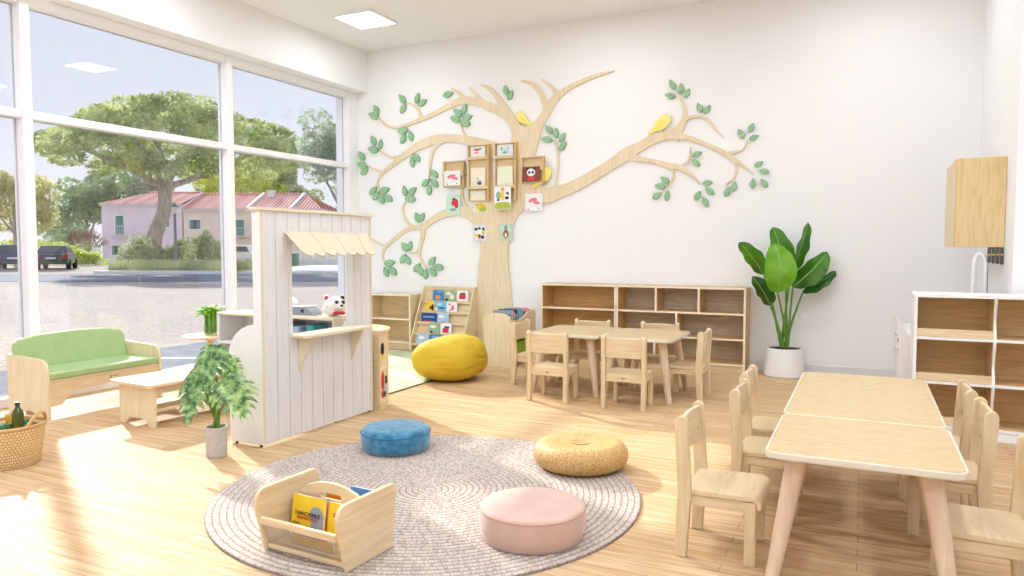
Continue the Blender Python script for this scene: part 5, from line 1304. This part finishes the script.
# bare reddish tree
t = thing('bare_tree', 'bare reddish-brown tree with fine twigs behind the parked cars', 'tree', tuple(S(U(86, 58), 58, 0)))
rg = random.Random(21); mb = MB(); tw = MB()
def grow(p, d, l, r, depth):
    q = p + d * l
    (mb if depth > 1 else tw).tube([p, (p + q) / 2 + Vector((rg.gauss(0, .04), rg.gauss(0, .04), 0)), q], [r, r * .85, r * .7], 5 if depth > 1 else 3, False)
    if depth == 0: return
    for _ in range(4 if depth > 1 else 5):
        n = (d + Vector((rg.gauss(0, .55), rg.gauss(0, .55), rg.gauss(.05, .3)))).normalized(); grow(q, n, l * rg.uniform(.6, .8), r * .6, depth - 1)
for k in range(3): grow(Vector((0, 0, -.1)), Vector((.35 * math.cos(k * 2.1), .35 * math.sin(k * 2.1), 1)).normalized(), 1.05, .07, 4)
mb.build('branches', 'bark', t, smooth=True); tw.build('twigs', 'twig', t)

# houses
M['pink_wall'] = noisy('pink_render', (246, 222, 228), (250, 232, 236), 1.2, rough=.9)
M['peach_wall'] = noisy('peach_render', (252, 228, 206), (254, 236, 216), 1.2, rough=.9)
def tile_mat():
    m, nt, b = new_mat('roof_tiles')
    mp = coords(nt, (1, 1, 1))
    w = nt.nodes.new('ShaderNodeTexWave'); w.bands_direction = 'X'; w.inputs['Scale'].default_value = .95; w.inputs['Distortion'].default_value = .6; w.inputs['Detail'].default_value = 3
    nt.links.new(mp.outputs[0], w.inputs['Vector'])
    r = ramp(nt, [(.25, (206, 112, 92)), (.75, (250, 204, 190))]); nt.links.new(w.outputs['Fac'], r.inputs[0]); nt.links.new(r.outputs[0], b.inputs['Base Color'])
    b.inputs['Roughness'].default_value = .85
    return m
M['tiles'] = tile_mat()
M['shutter'] = plain('green_shutter', (110, 146, 132), .6); M['pane_dark'] = plain('dark_pane', (84, 90, 98), .2)
def house(label, u0, u1, d, depth, eave, ridge, wallm, openings, hip=(0, 0)):
    t = thing('house', label, 'house', tuple(S((u0 + u1) / 2, d, 0)), STREET)
    w = (u1 - u0) / 2
    MB().box(-w, w, 0, depth, GZ0, eave).build('walls', wallm, t)
    MB().box(-w - .05, w + .05, -.25, .0, eave - .22, eave - .02).build('cornice', 'base', t)
    mb = MB(); n = int(2 * w / .13); dz = ridge - eave
    for side in (0, 1):
        rows = []
        for k in range(n + 1):
            x = -w - .15 + (2 * w + .3) * k / n; b = .05 * (k % 2)
            fl = 1
            if hip[0] and x < -w + hip[0]: fl = max(.0, (x + w + .15) / (hip[0] + .15))
            if hip[1] and x > w - hip[1]: fl = max(.0, (w + .15 - x) / (hip[1] + .15))
            ya, yb2 = (-.35, depth / 2) if side == 0 else (depth + .35, depth / 2)
            yr = ya + (yb2 - ya) * fl
            rows.append([mb.b.verts.new((x, ya, eave - .05 + b)), mb.b.verts.new((x, yr, eave + dz * fl + b))])
        for k in range(n): mb._f([rows[k][0], rows[k + 1][0], rows[k + 1][1], rows[k][1]])
    mb.build('roof', 'tiles', t)
    MB().tube([(-w + hip[0], depth / 2, ridge + .05), (w - hip[1], depth / 2, ridge + .05)], .12, 8).build('ridge_tiles', 'tiles', t, smooth=True)
    for kind, x0, x1, z0, z1 in openings:
        x0 -= (u0 + u1) / 2; x1 -= (u0 + u1) / 2
        if kind == 'awn':
            MB().prism([(-.6, z0), (0, z1), (0, z1 - .1), (-.6, z0 - .08)], 'x', x0, x1).build('porch_roof', 'tiles', t); continue
        if kind == 'wall':
            MB().prism([(-.4, eave - .3), (-.4, eave + .12), (depth / 2, ridge + .22), (depth + .4, eave + .12), (depth + .4, eave - .3)], 'x', x0, x1).build('party_wall', 'white', t); continue
        if kind == 'chim':
            MB().box(x0, x1, depth * .4, depth * .4 + .7, z0, z1).box(x0 - .08, x1 + .08, depth * .4 - .08, depth * .4 + .78, z1, z1 + .12).build('chimney', 'white', t); continue
        f = MB().frame([(x0 - .13, z0 - .13), (x1 + .13, z0 - .13), (x1 + .13, z1 + .13), (x0 - .13, z1 + .13)], [(x0, z0), (x1, z0), (x1, z1), (x0, z1)], 'y', -.06, .05).build('door_frame' if kind == 'door' else 'window', 'white', t)
        MB().box(x0, x1, -.02, .02, z0, z1).build('pane', 'pane_dark', f)
        if kind == 'shut': MB().box(x0, (x0 + x1) / 2 - .01, -.07, -.02, z0, z1).box((x0 + x1) / 2 + .01, x1, -.07, -.02, z0, z1).build('shutter', 'shutter', f)
        if kind == 'half': MB().box(x0 - .05, x0 + (x1 - x0) * .3, -.09, -.05, z0, z1).box(x1 - (x1 - x0) * .3, x1 + .05, -.09, -.05, z0, z1).build('shutter', 'shutter', f)
        if kind == 'balc':
            mb = MB().box(x0 - .5, x1 + .5, -.5, 0, z0 - .1, z0)
            for k in range(9): xx = x0 - .46 + (x1 - x0 + .92) * k / 8; mb.box(xx - .015, xx + .015, -.48, -.45, z0, z0 + .8)
            mb.box(x0 - .5, x1 + .5, -.49, -.44, z0 + .78, z0 + .83); mb.build('balcony', 'base', f)
            MB().box(x0, (x0 + x1) / 2 - .01, -.05, -.02, z0, z1).box((x0 + x1) / 2 + .01, x1, -.05, -.02, z0, z1).build('shutter', 'shutter', f)
    return t
D = 70
def op(kind, a, b, y1, y0): return (kind, U(a, D), U(b, D), Z(y0, D), Z(y1, D))
house('pale pink two-storey house with green shutters and a tiled roof behind the pine', U(103, D), U(183, D), D, 9, Z(204, D), Z(193.5, D + 4.5), 'pink_wall',
      [op('balc', 117, 125, 216, 234.5), op('half', 113.5, 121, 245.5, 255), op('half', 164, 170, 217, 227), op('door', 128, 134, 244, 258)], hip=(2.4, 0))
house('peach two-storey house with a tiled roof and white party walls beside the pink house', U(184.6, D), U(322, D), D, 9, Z(209, D), Z(195, D + 4.5), 'peach_wall',
      [op('half', 191.5, 201, 220, 229), op('door', 215.5, 222, 248, 262), op('awn', 212.5, 226, 242.5, 246), op('balc', 237, 245, 220, 236), op('half', 238, 251, 247.5, 256), op('half', 268, 278, 220, 230), op('half', 300, 309, 220, 230),
       op('wall', 248, 250.5, 0, 0), op('wall', 290.5, 294, 0, 0), op('chim', 207, 211, 189, 197), op('chim', 256, 262, 189, 198), op('wall', 182.5, 184.5, 0, 0)], hip=(0, 2.6))
house('low pink-roofed house at the far end of the row, by the window jamb', U(325, 84), U(372, 84), 84, 8, Z(216, 78), Z(208, 82), 'peach_wall', [('half', U(336, 78), U(343, 78), Z(238, 78), Z(228, 78))])
# garden wall, gate, bin
t = thing('garden_wall', 'white garden wall with railings across the road, seen through the hatch', 'wall', tuple(S(U(315, 54), 54, 0)), STREET)
a, b = U(284, 54) - U(315, 54), U(352, 54) - U(315, 54)
MB().box(a, b, 0, .25, GZ0, .35).build('wall_base', 'white', t)
for k in range(6): x = a + (b - a) * k / 5; MB().box(x - .15, x + .15, -.03, .28, GZ0, 1.0).build('pier', 'white', t)
mb = MB()
for k in range(50): x = a + (b - a) * k / 49; mb.box(x - .015, x + .015, .1, .13, .35, .85)
mb.box(a, b, .09, .14, .83, .88).build('railing', 'frame', t)
t = thing('garden_wall', 'low white wall beside the pink house behind the kerb', 'wall', tuple(S(U(108, 56), 56, 0)), STREET)
MB().box(-.95, .95, 0, .25, GZ0, .45).build('wall_base', 'white', t); MB().box(-1.0, 1.0, -.04, .29, .45, .52).build('coping', 'base', t)
for lab, px in (('green wheeled bin in front of the white garden wall', 294),):
    t = thing('wheeled_bin', lab, 'bin', tuple(S(U(px, 50), 50, 0)), STREET)
    MB().prism([(-.26, GZ0 + .06), (.26, GZ0 + .06), (.3, .72), (-.3, .72)], 'y', -.28, .28).build('bin_body', 'shutter', t, bevel=.03)
    MB().box(-.33, .33, -.34, .32, .72, .80).build('lid', 'shutter', t, bevel=.03)
    for x in (-.22, .22): MB().tube([(x - .03, .26, GZ0 + .09), (x + .03, .26, GZ0 + .09)], .09, 12).build('wheel', 'black', t)
t = thing('white_van', 'white van parked by the peach house, seen between mullion and play shop', 'van', tuple(S(U(244, 52), 52, 0)), STREET)
pr = [(-1.0, .2), (1.0, .2), (1.0, .75), (.75, .85), (.55, 1.35), (-.95, 1.38), (-1.0, 1.25)]
MB().prism(pr, 'y', -.85, .85).build('van_body', 'white', t, bevel=.06)
MB().prism([(.50, 1.28), (-.2, 1.28), (-.2, .92), (.68, .92)], 'y', -.86, .86).build('side_window', 'pane_dark', t)
for x in (-.6, .6):
    for y in (-.8, .8): MB().tube([(x, y - .09, .16), (x, y + .09, .16)], .26, 18).build('wheel', 'black', t, smooth=True)

# lamp post
t = thing('lamp_post', 'grey cast lamp post with a pale lantern on the island', 'lamp post', tuple(S(U(176, 38), 38, 0)))
M['post'] = plain('post_grey', (120, 128, 136), .5, Metallic=.3)
MB().lathe([(.001, 0), (.17, 0), (.17, .25), (.11, .35), (.09, 1.0), (.075, 1.05), (.06, 2.8), (.10, 2.9), (.06, 2.95)], 16, (0, 0, .02)).build('post', 'post', t, smooth=True)
M['lantern'] = plain('lantern_opal', (236, 230, 214), .4)
MB().lathe([(.08, 2.97), (.18, 3.30), (.001, 3.31)], 12).build('lantern', 'lantern', t, smooth=True)
MB().lathe([(.22, 3.30), (.12, 3.42), (.03, 3.52), (.001, 3.56)], 12).build('lantern_cap', 'post', t, smooth=True)

# cars
def car(label, u, d, rz, paint, roofh=1.42, estate=False):
    t = thing('car', label, 'car', tuple(S(u, d, GZ0)), STREET + rz)
    tail = -2.15
    body = [(tail, .32), (tail - .06, .55), (tail + .02, .92), (-1.55 if not estate else tail + .15, 1.0), (1.0, .96), (2.0, .78), (2.12, .5), (2.05, .3)]
    cab = [(-1.75, .98), (-1.1, roofh - .02), (-.2, roofh), (.45, roofh - .06), (1.15, .95)] if not estate else [(tail + .1, .98), (tail + .38, roofh - .04), (-.2, roofh), (.45, roofh - .06), (1.15, .95)]
    MB().prism(body, 'x', -.88, .88).build('body', paint, t, bevel=.09, seg=3)
    mb = MB()
    def cabpt(s, p): return (s * (.80 - .16 * max(0, (p[1] - .97)) / .45), p[0], p[1])
    L = [mb.b.verts.new(cabpt(-1, p)) for p in cab]; R = [mb.b.verts.new(cabpt(1, p)) for p in cab]
    mb._f(L); mb._f(R[::-1])
    for k in range(len(cab) - 1): mb.mat(0)._f([L[k], R[k], R[k + 1], L[k + 1]])
    mb.build('cabin', paint, t, bevel=.04)
    def lerp(p, q, f): return (p[0] + (q[0] - p[0]) * f, p[1] + (q[1] - p[1]) * f)
    a, b = lerp(cab[0], cab[1], .15), lerp(cab[0], cab[1], .88)
    MB().quad((-.66, a[0] - .02, a[1]), (.66, a[0] - .02, a[1]), (.56, b[0] - .02, b[1]), (-.56, b[0] - .02, b[1])).build('rear_window', 'pane_dark', t)
    for s in (-1, 1):
        w = [lerp(cab[0], cab[1], .2), lerp(cab[0], cab[1], .85), (-.25, roofh - .08), (.40, roofh - .12), (.95, 1.0)]
        mb = MB(); mb._f([mb.b.verts.new(((cabpt(s, p)[0] + s * .012), p[0] + .06, p[1])) for p in w]); mb.build('side_window', 'pane_dark', t)
        MB().prism(rrect(s * .70 - .15, s * .70 + .15, .70, .88, .05), 'y', tail - .085, tail + .05).build('tail_light', 'red', t, bevel=.01)
        for y in (-1.35, 1.3): MB().tube([(s * .80 - .11, y, .31), (s * .80 + .11, y, .31)], .31, 22).build('wheel', 'black', t, smooth=True)
    MB().box(-.26, .26, tail - .09, tail - .05, .62, .73).build('number_plate', 'white', t)
    MB().box(-.86, .86, tail - .10, tail + .05, .36, .50).build('bumper', 'charcoal', t, bevel=.03)
    return t
M['paint_blue'] = plain('paint_slate_blue', (70, 82, 112), .25, Coat_Weight=.6); M['paint_dark'] = plain('paint_dark', (66, 62, 70), .25, Coat_Weight=.6)
car('slate blue estate car parked across the lot at the picture edge, seen from behind', U(17, 45), 45, .50, 'paint_blue', 1.50, True)
car('dark saloon car with red tail lights parked beside the mullion across the lot', U(57, 45), 45, .42, 'paint_dark')
